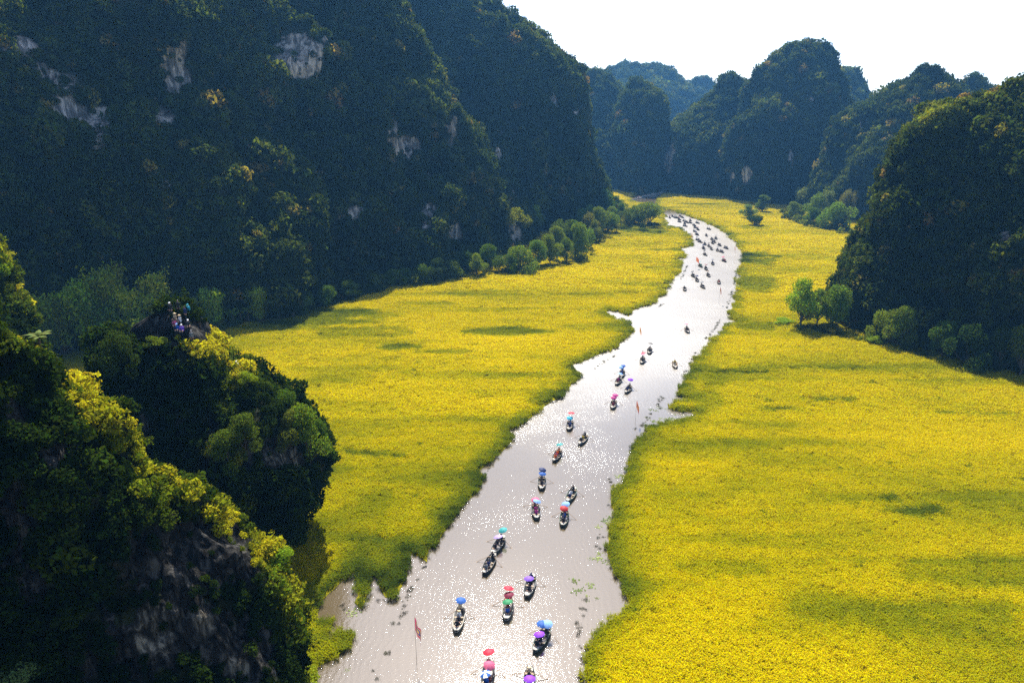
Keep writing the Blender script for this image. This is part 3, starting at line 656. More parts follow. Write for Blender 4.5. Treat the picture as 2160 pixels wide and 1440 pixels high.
def bamboo_proto(seed):
    r = np.random.default_rng(seed); mb = MB(); C = []
    for k in range(26):
        a = r.uniform(0, 6.28); b0 = Vector((r.normal() * .05, r.normal() * .05, 0)); H = r.uniform(.75, 1.0); out = r.uniform(.12, .34)
        path = [b0 + Vector((math.cos(a) * out * q ** 2.3, math.sin(a) * out * q ** 2.3, H * (q - .16 * q ** 6))) for q in np.linspace(0, 1, 8)]
        mb.tube(path, list(np.linspace(.006, .002, 8)), 5)
        for q in r.uniform(.25, 1, 190):
            p = b0 + Vector((math.cos(a) * out * q ** 2.3, math.sin(a) * out * q ** 2.3, H * (q - .16 * q ** 6))); s_ = .02 + .05 * math.sin(q * 2.6)
            C.append((p.x + r.normal() * s_, p.y + r.normal() * s_, p.z + r.normal() * s_ * .8))
    V, Fq, v = leaf_quads(np.array(C), .030, None, .4, 1, seed)
    return mb.mesh('trunk', M_bark, True), mesh_np('crown', V, Fq, M_treeleaf, attrs={'v': ('FACE', v)})
def banana_proto(seed, nleaf=9, L_=.62):
    r = np.random.default_rng(seed); mb = MB(); mb.tube([(0, 0, -.05), (0, 0, .25), (.01, 0, .5)], [.06, .05, .03], 8)
    V, Q, vv = [], [], []
    for k in range(nleaf):
        a = k * 2.4 + r.uniform(-.3, .3); e = r.uniform(.5, 1.25); w_ = r.uniform(.07, .10); l = L_ * r.uniform(.75, 1.1); n = 7
        for i in range(n + 1):
            q = i / n; rad = l * q * math.cos(e * (1 - .3 * q)); z = .48 + l * (q * math.sin(e) - .62 * q * q)
            ww = w_ * math.sin(math.pi * min(1, .08 + q * .95)) ** .6 * (1 - .2 * q); c, s_ = math.cos(a), math.sin(a)
            V += [(c * rad - s_ * ww, s_ * rad + c * ww, z - .03), (c * rad, s_ * rad, z), (c * rad + s_ * ww, s_ * rad - c * ww, z - .03)]
            if i < n:
                b = len(V) - 3; Q += [(b, b + 1, b + 4, b + 3), (b + 1, b + 2, b + 5, b + 4)]; x = r.random(); vv += [x, x]
    return mb.mesh('trunk', M_bark, True), mesh_np('crown', np.array(V), np.array(Q), M_treeleaf, attrs={'v': ('FACE', vv)})
TP = {k: [tree_proto(k, 200 + 10 * i + j) for j in range(3)] for i, k in enumerate(('broad', 'tall', 'dome', 'shrub'))}
TP['bamboo'] = [bamboo_proto(300), bamboo_proto(301)]; TP['banana'] = [banana_proto(310), banana_proto(311)]
TCOL = {'green': (.12, .18, .016), 'bright': (.21, .28, .016), 'dark': (.035, .06, .009), 'olive': (.12, .135, .022), 'grey': (.14, .19, .06), 'lime': (.17, .20, .012), 'mid': (.075, .12, .014), 'amber': (.28, .15, .02)}
ORD = ['first', 'second', 'third', 'fourth', 'fifth', 'sixth', 'seventh', 'eighth', 'ninth', 'tenth', 'eleventh', 'twelfth', 'thirteenth', 'fourteenth', 'fifteenth', 'sixteenth', 'seventeenth', 'eighteenth', 'nineteenth', 'twentieth', 'twenty first', 'twenty second', 'twenty third', 'twenty fourth']
cnt_t = [0]
def tree(kind, colr, px, py, hpx, wpx, label, group=None, on=None, name='tree', cat='tree'):
    p = None
    if on:
        for q_ in range(14):
            h_ = hit(on, px - 6 * q_, py)
            if h_ is not None: p = h_[0]; break
    if p is None:
        for _ in range(16):     # keep clear of the hillside behind
            p = G(px, py, .0); dist = (Vector(p) - cam.location).length; h_ = hit(('A', 'B', 'I', 'J'), px, py - hpx * .35)
            if h_ is None or h_[3] > dist + wpx * dist / F * .30: break
            py += 2.5; hpx += 2.0
    f = Vector(p) - cam.location; depth = f.y * cp - f.z * sp; m = depth / F
    cnt_t[0] += 1; tr, cr = TP[kind][cnt_t[0] % len(TP[kind])]
    native = {'broad': 1.05, 'tall': .42, 'dome': 1.35, 'shrub': 1.0, 'bamboo': .75, 'banana': 1.0}[kind]; nh = {'broad': .98, 'tall': 1.0, 'dome': .86, 'shrub': .98, 'bamboo': .95, 'banana': .9}[kind]
    H = hpx * m / nh; Wd = wpx * m / native
    t = thing(name, p, label, cat, group, rz=cnt_t[0] * 1.7, scale=(Wd, Wd, H))
    link('trunk', tr, t); c = link('crown', cr, t); k = 1 + .12 * math.sin(cnt_t[0] * 5.1); a = TCOL[colr]; c.color = (a[0] * k, a[1], a[2], 1)
    return t
def bush(px, py, h, w_, colr, label, on=None, group=None, kind='shrub'): return tree(kind, colr, px, py, h, w_, label, group, on, 'bush', 'bush')
# right bank, from near to far
tree('broad', 'bright', 1688, 690, 112, 96, 'bright green leafy tree at the left foot of the right hill, nearest the river')
tree('broad', 'green', 1752, 692, 98, 92, 'rounded green tree just right of the bright riverside tree at the hill foot')
tree('broad', 'green', 1722, 690, 86, 60, 'darker tree squeezed between the two rounded trees at the right hill foot')
tree('dome', 'green', 1875, 716, 74, 92, 'spreading green tree with sunlit top at the edge of the right field')
tree('broad', 'green', 1900, 712, 78, 70, 'taller crown rising behind the spreading tree below the right hill')
tree('broad', 'mid', 1985, 742, 74, 76, 'shaded tree right of the spreading tree, with one pale lit side')
tree('dome', 'dark', 2040, 752, 84, 100, 'dark broad tree in the shade under the right hill')
tree('broad', 'dark', 2105, 770, 92, 80, 'dark tree second from the right edge below the hill')
tree('broad', 'mid', 2150, 782, 120, 80, 'green tree cut by the right edge of the photo')
bush(1745, 702, 22, 60, 'olive', 'low straw coloured bush under the pair of green riverside trees')
bush(1845, 728, 22, 46, 'bright', 'low bright bush at the field edge left of the spreading tree')
bush(1655, 684, 12, 60, 'bright', 'flat pale green bush on the dike left of the riverside trees')
for k, (x, y, h, w_, c_, lb) in enumerate([(1662, 428, 44, 48, 'grey', 'grey green tree at the far left end of the tree belt beyond the right field'), (1692, 444, 52, 50, 'grey', 'second tree from the left in the belt at the foot of the rounded hill'),
        (1672, 458, 34, 36, 'green', 'low tree standing in front of the two leftmost belt trees'), (1722, 462, 60, 56, 'green', 'middle tree of the belt below the rounded hill'), (1708, 472, 36, 44, 'mid', 'dark small tree in front of the middle belt tree'),
        (1758, 484, 62, 84, 'green', 'wide green tree at the near end of the belt, touching the right hill'), (1745, 446, 50, 50, 'grey', 'pale tree behind the wide green belt tree'), (1782, 452, 60, 44, 'olive', 'olive tree wedged against the right hill above the belt')]):
    tree('dome' if k % 2 else 'broad', c_, x, y, h, w_, lb, 'tree belt beyond the right field')
tree('tall', 'mid', 1607, 448, 37, 26, 'slim upright tree standing alone in the right field')
tree('broad', 'grey', 1578, 462, 32, 44, 'thin spreading tree beside the slim tree in the right field')
tree('dome', 'dark', 1592, 478, 27, 40, 'low dark bush tree in front of the slim tree in the field')
bush(1500, 396, 16, 40, 'grey', 'pale bush at the foot of the tall dome beyond the far field')
bush(1478, 396, 11, 24, 'grey', 'smaller pale bush left of the one at the foot of the dome')
# left bank
tree('dome', 'green', 1368, 478, 56, 68, 'big round dome shaped tree at the river bend', None)
tree('dome', 'mid', 1336, 474, 42, 42, 'round tree just left of the dome shaped tree')
tree('broad', 'mid', 1308, 470, 44, 46, 'dark tree second left of the dome shaped tree at the bend')
tree('dome', 'green', 1282, 492, 50, 52, 'rounded tree in the middle of the left bank grove')
tree('broad', 'green', 1262, 500, 66, 54, 'full green tree left of the middle of the left bank grove')
tree('dome', 'olive', 1240, 505, 62, 50, 'olive green tree leaning over the end of the left field')
tree('broad', 'green', 1213, 548, 82, 66, 'tall ragged tree at the corner where the left field ends')
tree('broad', 'mid', 1275, 440, 50, 50, 'tree at the far foot of the hill behind the left grove')
tree('broad', 'mid', 1300, 445, 34, 40, 'small tree behind the left grove, above the far river')
tree('dome', 'mid', 1180, 520, 62, 56, 'dark tree behind the tall ragged corner tree')
tree('broad', 'mid', 1150, 500, 60, 60, 'shaded tree on the slope left of the corner tree', None, ['A'])
tree('dome', 'green', 1098, 574, 60, 92, 'wide green tree at the base of the left cliff')
tree('broad', 'mid', 1035, 570, 58, 64, 'pale leaved tree left of the wide tree below the cliff')
tree('broad', 'dark', 980, 580, 52, 64, 'dark tree at the cliff foot, third left of the corner')
tree('broad', 'dark', 920, 590, 50, 60, 'dark tree at the cliff foot above the shaded field strip')
tree('broad', 'lime', 1030, 445, 62, 44, 'sunlit yellow green tree standing out on the dark cliff slope', None, ['A'])
tree('dome', 'lime', 1088, 482, 46, 76, 'bright sunlit tree lower right of the other lit tree on the slope', None, ['A'])
tree('broad', 'bright', 1125, 478, 48, 40, 'lit tree at the right of the bright pair on the cliff slope', None, ['A'])
for k, (x, y, h, w_) in enumerate([(1130, 566, 62, 60), (1072, 578, 46, 60), (1005, 584, 54, 56), (950, 590, 44, 60), (890, 598, 46, 60), (860, 602, 40, 56), (830, 606, 42, 54), (790, 612, 38, 60), (1160, 560, 70, 56), (1195, 556, 56, 44), (1228, 528, 56, 50), (1252, 512, 50, 46), (1292, 480, 46, 44), (1322, 478, 40, 40), (1350, 476, 44, 40), (1270, 470, 44, 50), (1240, 490, 60, 50), (1206, 520, 60, 50), (1170, 535, 60, 60), (1300, 462, 34, 40), (740, 620, 36, 60), (690, 630, 36, 60), (640, 642, 38, 56)]):
    tree(('broad', 'dome', 'broad')[k % 3], ('green', 'mid', 'green', 'olive')[k % 4] if k not in (3, 4, 5, 6, 7, 20, 21, 22) else 'mid', x, y, h, w_, 'leafy tree under the left cliff, ' + ORD[sorted([1130, 1072, 1005, 950, 890, 860, 830, 790, 1160, 1195, 1228, 1252, 1292, 1322, 1350, 1270, 1240, 1206, 1170, 1300, 740, 690, 640]).index(x)] + ' from the left in the belt', 'tree belt along the foot of the left cliff')
bush(1358, 490, 10, 26, 'mid', 'small dark bush on the grassy spit below the dome shaped tree')
bush(1390, 494, 9, 14, 'mid', 'tiny bush at the right tip of the grassy spit')
# bamboo thicket in the left middle ground
for x, y, h, w_, c_, lb in [(140, 715, 120, 80, 'green', 'feathery bamboo clump at the left end of the thicket under the cliff'), (195, 712, 150, 90, 'green', 'tall arching bamboo clump, second from the left in the thicket'), (245, 700, 160, 84, 'bright', 'tallest light green bamboo clump of the thicket under the cliff'),
        (290, 700, 115, 80, 'green', 'bamboo clump right of the tallest one in the thicket'), (345, 680, 125, 76, 'green', 'bamboo clump leaning right behind the lookout crag'), (100, 740, 130, 90, 'mid', 'shaded bamboo clump half hidden by the nearest crag'),
        (225, 740, 120, 90, 'mid', 'dark bamboo clump in front of the tall pair'), (455, 668, 78, 60, 'green', 'small bamboo clump right of the lookout, below the cliff'), (550, 650, 60, 50, 'green', 'small feathery bamboo near the banana plants'), (400, 672, 60, 60, 'mid', 'shaded bamboo clump just behind the people on the lookout'),
        (300, 745, 90, 90, 'mid', 'dark bamboo clump directly behind the lookout crag')]:
    tree('bamboo', 'lime' if c_ == 'bright' else 'bright' if c_ == 'green' else 'green', x, y, h, w_, lb, 'bamboo clumps under the left cliff', None, 'bamboo', 'bamboo')
for k, (x, y, h) in enumerate([(462, 672, 26), (478, 670, 30), (494, 668, 32), (510, 666, 36), (526, 664, 34), (543, 661, 36), (558, 656, 28), (486, 684, 24), (520, 678, 24)]):
    tree('banana', 'green', x, y, h, h * 1.0, 'drooping banana plant at the left field corner, ' + ORD[sorted([462, 478, 494, 510, 526, 543, 558, 486, 520]).index(x)] + ' from the left', 'banana plants at the corner of the left field', None, 'banana_plant', 'banana plant')
for k, (x, y) in enumerate([(462, 690), (500, 690), (440, 684), (590, 655), (620, 648), (650, 642), (690, 632), (740, 622), (790, 612), (840, 604)]):
    bush(x, y, 16, 34, 'dark' if k > 2 else 'mid', 'low dark bush on the shaded field edge, ' + ORD[sorted([462, 500, 440, 590, 620, 650, 690, 740, 790, 840]).index(x)] + ' from the left', None, 'bushes along the left field edge')
tree('banana', 'mid', 533, 1058, 62, 62, 'banana plant in the gap between the two near crags', None, None, 'banana_plant', 'banana plant')
tree('banana', 'grey', 128, 735, 46, 66, 'pale palm like plant sticking out right of the nearest crag top', None, ['P0', 'P1', 'P2'], 'banana_plant', 'banana plant')
# trees on the lookout crag
for x, y, h, w_, k_, c_, lb in [(655, 985, 150, 110, 'broad', 'green', 'dense dark green tree at the right end of the lookout crag'), (690, 990, 118, 64, 'broad', 'mid', 'outermost tree hanging over the field from the lookout crag'), (612, 960, 105, 84, 'broad', 'olive', 'brownish olive tree left of the dense one on the lookout crag'),
        (488, 1010, 115, 100, 'broad', 'mid', 'yellowish olive tree on the lower face of the lookout crag'), (520, 960, 100, 86, 'broad', 'mid', 'grey green feathery tree above the yellowish one on the crag'), (250, 790, 105, 92, 'dome', 'dark', 'rounded tree on the left shoulder of the lookout crag'),
        (600, 870, 56, 60, 'dome', 'mid', 'small tree at the crest of the right spur of the lookout crag'), (430, 790, 50, 70, 'shrub', 'bright', 'lit shrub below the standing man on the lookout crag'), (520, 820, 44, 50, 'shrub', 'bright', 'lit shrub right of the steps on the lookout crag'), (330, 745, 40, 60, 'shrub', 'green', 'shrub under the summit rocks of the lookout crag'),
        (560, 840, 40, 40, 'shrub', 'mid', 'small shrub on the spur near the lowest visitor')]:
    tree(k_, c_, x, y, h, w_, lb, None, ['P1'])
# bushes of the nearest crag
for x, y, h, w_, c_, lb in [(60, 1470, 90, 150, 'grey', 'pale green bush in the bottom left corner'), (600, 1190, 44, 90, 'bright', 'yellow green bush on the right rim of the nearest crag'),
       
        (240, 1140, 50, 80, 'mid', 'bush in the middle of the face of the nearest crag'), (150, 1320, 50, 70, 'dark', 'dim bush low on the dark left face'), (700, 1470, 60, 110, 'bright', 'bright bush at the bottom edge beside the water'), (628, 1330, 60, 50, 'green', 'bush at the lower right corner of the nearest crag'), (8, 600, 70, 60, 'bright', 'lit yellow green tree on the crag at the left edge')]:
    tree('dome' if w_ > 100 else 'broad', c_, x, y, h, w_, lb, None, ['P0', 'P2'], 'bush', 'bush')
tree('broad', 'green', 640, 1190, 40, 70, 'dark green bush spreading over the rice from the nearest crag', None, ['P0'], 'bush', 'bush')

# undergrowth that joins the trees along the cliff feet
def strip(name, lines, step, wide, size, label, seed):
    r = np.random.default_rng(seed); out = []
    for ln in lines:
        pts = [G(*p) for p in ln]
        for a, b in zip(pts[:-1], pts[1:]):
            n = max(1, int((b - a).length / step))
            for k in range(n): p = a.lerp(b, r.random()); out.append((p.x + r.normal() * wide, p.y + abs(r.normal()) * wide, 0))
    P = np.array(out); n = len(P); s_ = size * np.exp(r.normal(0, .4, n))
    scatter(name, P, np.stack([np.zeros(n), np.zeros(n), r.uniform(0, 6.28, n)], 1), np.stack([s_, s_, s_ * r.uniform(.8, 1.5, n)], 1), np.clip(.5 + .16 * r.normal(size=n), 0, .85), r.integers(0, 5, n), FAR_PROTOS, kind='stuff', category='undergrowth', label=label)
strip('undergrowth', [[(430, 700), (480, 688), (600, 660), (700, 636), (800, 614), (900, 600), (1000, 588), (1100, 576), (1180, 566), (1225, 556)], [(1225, 556), (1240, 520), (1262, 504), (1300, 486), (1345, 482), (1398, 478)]], .55, 2.4, 1.25, 'shaded shrubs and saplings filling the foot of the left cliff', 71)
strip('undergrowth', [[(1640, 690), (1700, 700), (1780, 714), (1860, 730), (1960, 756), (2060, 778), (2175, 800)]], .5, 1.8, 1.1, 'shrubs and grass tangled along the foot of the right hill', 72)
strip('undergrowth', [[(1655, 450), (1690, 470), (1740, 486), (1800, 500)], [(1480, 404), (1560, 406), (1640, 410)]], .9, 4, 2.0, 'shrubs under the tree belt beyond the right field', 73)
# ------------------------------------------------------------------ people
M_skin = plain('skin', (.42, .24, .16), .6); M_cloth = plain('clothes', (1, 1, 1), .9, True, .15, 30); M_trou = plain('dark_trousers', (.025, .028, .035), .9)
M_hair = plain('black_hair', (.012, .010, .010), .5); M_straw = plain('woven_straw', (.62, .47, .27), .8, False, .25, 60)
def body_mesh(pose):
    """one continuous figure grown from a jointed skeleton; origin at the seat (seated) or the soles (standing)"""
    J = {}
    if pose == 'standing': hz_, lean = .92, 0
    else: hz_, lean = .10, .03 if pose == 'seated' else .12
    hip = Vector((0, 0, hz_)); ch = hip + Vector((0, -lean, .36)); nk = ch + Vector((0, -lean * .4, .17)); hd = nk + Vector((0, -.02, .14))
    seg = [([hip, hip.lerp(ch, .5), ch, ch + Vector((0, 0, .09)), nk + Vector((0, 0, .02)), nk + Vector((0, 0, .06))], [.135, .12, .15, .145, .06, .052]),
           ([hd + Vector((0, 0, -.10)), hd + Vector((0, -.005, -.03)), hd + Vector((0, 0, .04)), hd + Vector((0, .01, .105))], [.055, .082, .088, .045]),
           ([hd + Vector((0, -.082, -.01)), hd + Vector((0, -.105, -.03)), hd + Vector((0, -.085, -.045))], [.012, .017, .012])]
    hands = []
    for s in (-1, 1):
        seg.append(([hd + Vector((s * .085, 0, .01)), hd + Vector((s * .1, .01, -.02))], [.02, .014]))
        sh = ch + Vector((s * .175, 0, .09))
        if pose == 'standing': el, ha = sh + Vector((s * .05, .02, -.28)), sh + Vector((s * .06, -.09, -.52)); kn, an = Vector((s * .105, -.02, .49)), Vector((s * .11, .03, .08))
        elif pose == 'seated': el, ha = sh + Vector((s * .04, -.08, -.25)), sh + Vector((-s * .03, -.30, -.30)); kn, an = Vector((s * .11, -.42, .20)), Vector((s * .12, -.52, -.16))
        else: el, ha = sh + Vector((s * .10, -.16, -.18)), sh + Vector((s * .20, -.38, -.16)); kn, an = Vector((s * .13, -.42, .22)), Vector((s * .12, -.66, .0))
        hj = hip + Vector((s * .09, 0, -.0))
        seg.append(([ch + Vector((s * .08, 0, .09)), sh, sh.lerp(el, .5), el, el.lerp(ha, .5), ha], [.08, .065, .052, .043, .038, .027]))
        seg.append(([hj, hj.lerp(kn, .5), kn, kn.lerp(an, .4), an], [.10, .085, .062, .056, .038]))
        seg.append(([an, an + Vector((0, -.04, -.04)), an + Vector((0, -.17, -.055))], [.042, .045, .03]))
        d = (ha - el).normalized(); p1 = ha + d * .05; seg.append(([ha, p1], [.028, .036])); hands.append((p1, d, s))
    mb = MB()
    for path, rad in seg: mb.tube(path, rad, 10)
    o = bpy.data.objects.new('tmp', mb.mesh('tmp', M_skin)); COL.objects.link(o)
    md = o.modifiers.new('r', 'REMESH'); md.mode = 'VOXEL'; md.voxel_size = .022; md.use_smooth_shade = True
    ms = o.modifiers.new('s', 'SMOOTH'); ms.iterations = 3; ms.factor = .5
    dg = bpy.context.evaluated_depsgraph_get(); dg.update(); me = bpy.data.meshes.new_from_object(o.evaluated_get(dg)); bpy.data.objects.remove(o)
    # fingers: four of unequal length and a thumb from the side of the palm, curled
    bm = bmesh.new(); bm.from_mesh(me)
    for p1, d, s in hands:
        side = d.cross(Vector((0, 0, 1))).normalized(); dn = d.cross(side).normalized()
        if dn.z > 0: dn = -dn
        for k, l in enumerate((.062, .075, .07, .055)):
            b = p1 + side * (k - 1.5) * .018 + d * .012; V, Q, T = tube([b, b + d * l * .5 + dn * .008, b + d * l * .8 + dn * .035], [.009, .008, .006], 6)
            vs = [bm.verts.new(v) for v in V]; [bm.faces.new([vs[i] for i in f]) for f in Q + T]
        b = p1 - side * .03 * s - d * .015; V, Q, T = tube([b, b - side * s * .02 + d * .025, b - side * s * .018 + d * .045 + dn * .02], [.011, .009, .007], 6)
        vs = [bm.verts.new(v) for v in V]; [bm.faces.new([vs[i] for i in f]) for f in Q + T]
    bm.to_mesh(me); bm.free()
    me.materials.clear(); [me.materials.append(m) for m in (M_skin, M_cloth, M_trou)]
    hipz = hz_ + (.06 if pose == 'standing' else .10)
    for p in me.polygons:
        c = p.center; arm_out = any((c - p1).dot(d) > -.045 and (c - p1).length < .2 for p1, d, s in hands)
        if c.z > nk.z + .015 or arm_out: k = 0
        elif pose == 'standing': k = 1 if c.z > hipz - .06 else (2 if c.z > .1 else 0)
        else: k = 2 if (c.y < -.17 and c.z < hipz + .22 and abs(c.x) < .2 and c.z < .33) or c.z < .05 else 1
        p.material_index = k; p.use_smooth = True
    return me, hd
POSE = {k: body_mesh(k) for k in ('seated', 'rowing', 'standing')}
def hat_mesh():
    mb = MB(); n = 18; V = [(0, 0, .15)] + [(math.cos(a) * .225, math.sin(a) * .225, 0) for a in np.linspace(0, 2 * math.pi, n, endpoint=False)] + [(0, 0, .135)] + [(math.cos(a) * .215, math.sin(a) * .215, -.006) for a in np.linspace(0, 2 * math.pi, n, endpoint=False)]
    T = [(0, 1 + k, 1 + (k + 1) % n) for k in range(n)] + [(n + 1, n + 2 + (k + 1) % n, n + 2 + k) for k in range(n)]
    Q = [(1 + k, n + 2 + k, n + 2 + (k + 1) % n, 1 + (k + 1) % n) for k in range(n)]
    mb.add(V, Q, T); return mb.mesh('hat', M_straw, True)
def hair_mesh():
    mb = MB(); V, Q = [], []
    for i in range(6):
        ph = i / 5 * 1.75
        for k in range(12):
            a = 2 * math.pi * k / 12; rr = .1 * math.sin(ph); back = .03 * max(0, math.sin(a)) * i / 5
            V.append((math.cos(a) * rr, math.sin(a) * rr * 1.08 + back + .012, .035 + .105 * math.cos(ph) - (.05 if math.sin(a) > 0 and i == 5 else 0)))
    for i in range(5):
        for k in range(12):
            if i >= 3 and 8 <= k <= 9: continue
            Q.append((i * 12 + k, (i + 1) * 12 + k, (i + 1) * 12 + (k + 1) % 12, i * 12 + (k + 1) % 12))
    mb.add(V, Q); return mb.mesh('hair', M_hair, True)
def cap_mesh():
    mb = MB(); V, Q = [], []
    for i in range(5):
        ph = .05 + i / 4 * 1.5
        for k in range(14): a = 2 * math.pi * k / 14; V.append((math.cos(a) * .108 * math.sin(ph), math.sin(a) * .112 * math.sin(ph), .03 + .11 * math.cos(ph)))
    for i in range(4):
        for k in range(14): Q.append((i * 14 + k, (i + 1) * 14 + k, (i + 1) * 14 + (k + 1) % 14, i * 14 + (k + 1) % 14))
    mb.add(V, Q); mb.box((0, -.15, .04), (.15, .11, .012)); return mb.mesh('cap', M_cloth, True)
HAT, HAIR, CAP = hat_mesh(), hair_mesh(), cap_mesh()
CL = {'dark': (.02, .022, .03), 'navy': (.015, .03, .11), 'blue': (.03, .12, .42), 'white': (.75, .75, .75), 'red': (.45, .03, .03), 'maroon': (.20, .02, .05), 'pink': (.60, .12, .22), 'magenta': (.45, .03, .22), 'orange': (.75, .14, .02), 'tan': (.50, .36, .22),
      'green': (.03, .25, .10), 'teal': (.04, .33, .33), 'yellow': (.65, .45, .05), 'purple': (.22, .10, .55), 'lilac': (.42, .32, .72), 'grey': (.18, .19, .2), 'violet': (.25, .05, .65), 'light blue': (.25, .45, .80), 'crimson': (.62, .03, .06), 'cyan': (.05, .45, .60), 'brown': (.16, .08, .04)}
def person(loc, rz, pose, colr, head, label, group=None):
    me, hd = POSE[pose]; t = thing('person', loc, label, 'person', group, rz, scale=random.uniform(1.08, 1.2))
    b = link('body', me, t); b.color = (*CL[colr], 1)
    if head == 'hat': x = link('hat', HAT, t); x.location = hd + Vector((0, 0, .055)); x = link('hair', HAIR, t); x.location = hd
    elif head == 'hair': x = link('hair', HAIR, t); x.location = hd
    else: x = link('cap', CAP, t); x.location = hd; x.color = (*CL[head], 1)
    return t
# ------------------------------------------------------------------ parasols
M_canopy = plain('parasol_cloth', (1, 1, 1), .6, True, .06, 8, trans=.3); M_shaft = plain('parasol_metal', (.35, .35, .36), .35, metal=.8)
def canopy_mesh(striped=False):
    V, Q, T, ma = [], [], [], []; n = 32; R0 = .62
    for i in range(1, 6):
        for k in range(n):
            a = 2 * math.pi * k / n; sc = math.cos((a * 8) % (2 * math.pi)); q = i / 5; rr = R0 * q * (1 - .045 * q * (1 - sc)); V.append((math.cos(a) * rr, math.sin(a) * rr, .24 * (1 - q ** 2.1) - .012 * (1 - sc) * (1 - q)))
    V.append((0, 0, .245)); V.append((0, 0, .30))
    for k in range(n): T.append((len(V) - 2, k, (k + 1) % n))
    for i in range(4):
        for k in range(n): Q.append((i * n + k, (i + 1) * n + k, (i + 1) * n + (k + 1) % n, i * n + (k + 1) % n)); ma.append(((k // 4) % 2) if striped else 0)
    ma += [((k // 4) % 2) if striped else 0 for k in range(n)]
    return mesh_np('canopy', np.array(V), [np.array(Q), np.array(T)], mats=[M_canopy, plain('white_cloth', (.8, .8, .8), .7)], smooth=True, midx=ma)
CAN, CANS = canopy_mesh(), canopy_mesh(True)
sh = MB(); sh.tube([(0, 0, -.62), (0, 0, .27)], [.007, .006], 6)
for k in range(8):
    a = 2 * math.pi * k / 8; sh.tube([(0, 0, .0), (math.cos(a) * .3, math.sin(a) * .3, .16)], [.004, .004], 4)
SHAFT = sh.mesh('shaft', M_shaft); hn = MB(); hn.tube([(0, 0, -.60), (0, 0, -.70), (.02, 0, -.735), (.045, 0, -.72)], [.014, .014, .013, .01], 7); HANDLE = hn.mesh('handle', plain('handle_wood', (.15, .07, .03)))
def parasol(loc, colr, label, group=None, lean=(0, 0), striped=False, sc=1.12):
    t = thing('parasol', loc, label, 'parasol', group, scale=sc); t.rotation_euler = (lean[0], lean[1], random.uniform(0, .7))
    c = link('canopy', CANS if striped else CAN, t); c.color = (*CL[colr], 1); s_ = link('shaft', SHAFT, t); link('handle', HANDLE, s_)
    return t
# ------------------------------------------------------------------ boats
M_hull = plain('painted_hull', (1, 1, 1), .55, True, .3, 4); M_deck = plain('worn_deck', (.17, .155, .13), .8, False, .4, 7); M_wood = plain('oar_wood', (.30, .20, .11), .8)
def hull_mesh():
    n = 15; V, Q, mi = [], [], []; Ls = 4.7
    for i in range(n):
        t = -1 + 2 * i / (n - 1); y = t * Ls / 2; wdt = .74 * (1 - abs(t) ** 2.6 * .62) * (1 if t > 0 else .97); shr = .40 + .20 * abs(t) ** 3; bot = -.16 + .34 * abs(t) ** 3
        wb = wdt * .66
        V += [(-wb, y, bot), (-wdt, y, shr), (-wdt + .05, y, shr), (-wb + .05, y, bot + .07), (wb - .05, y, bot + .07), (wdt - .05, y, shr), (wdt, y, shr), (wb, y, bot)]
    for i in range(n - 1):
        a, b = i * 8, (i + 1) * 8
        for k in range(8):
            k2 = (k + 1) % 8; Q.append((a + k, a + k2, b + k2, b + k)); mi.append(1 if k == 3 else 0)
    b = (n - 1) * 8
    for o_, rev in ((0, True), (b, False)):
        for f in ((0, 1, 2, 3), (0, 3, 4, 7), (4, 5, 6, 7)): Q.append(tuple(o_ + i for i in (f if rev else f[::-1]))); mi.append(0)
    return mesh_np('hull', np.array(V), np.array(Q), mats=[M_hull, M_deck], midx=mi)
HULL = hull_mesh()
dk = MB(); dk.box((0, 0, 0), (.72, .62, .035)); DECK = dk.mesh('deck', plain('bow_planks', (.34, .32, .28), .8, False, .3, 9))
th_ = MB(); th_.box((0, 0, 0), (1.14, .24, .03)); THW = th_.mesh('thwart', plain('plank', (.30, .24, .17), .8, False, .3, 8))
def oar_mesh(s):
    mb = MB(); a, b = Vector((s * .38, .18, .62)), Vector((s * 1.95, -.55, -.02)); d = (b - a).normalized()
    mb.tube([a, b], [.034, .030], 6); e = b + d * .55; sd_ = Vector((-d.y, d.x, 0)) * .12
    V = [b - sd_ * .4, b + sd_ * .4, e + sd_, e - sd_]; up = Vector((0, 0, .014)); mb.add([v + up for v in V] + [v - up for v in V], [(0, 1, 2, 3), (7, 6, 5, 4), (0, 4, 5, 1), (1, 5, 6, 2), (2, 6, 7, 3), (3, 7, 4, 0)])
    return mb.mesh('oar', M_wood)
OARS = [oar_mesh(-1), oar_mesh(1)]
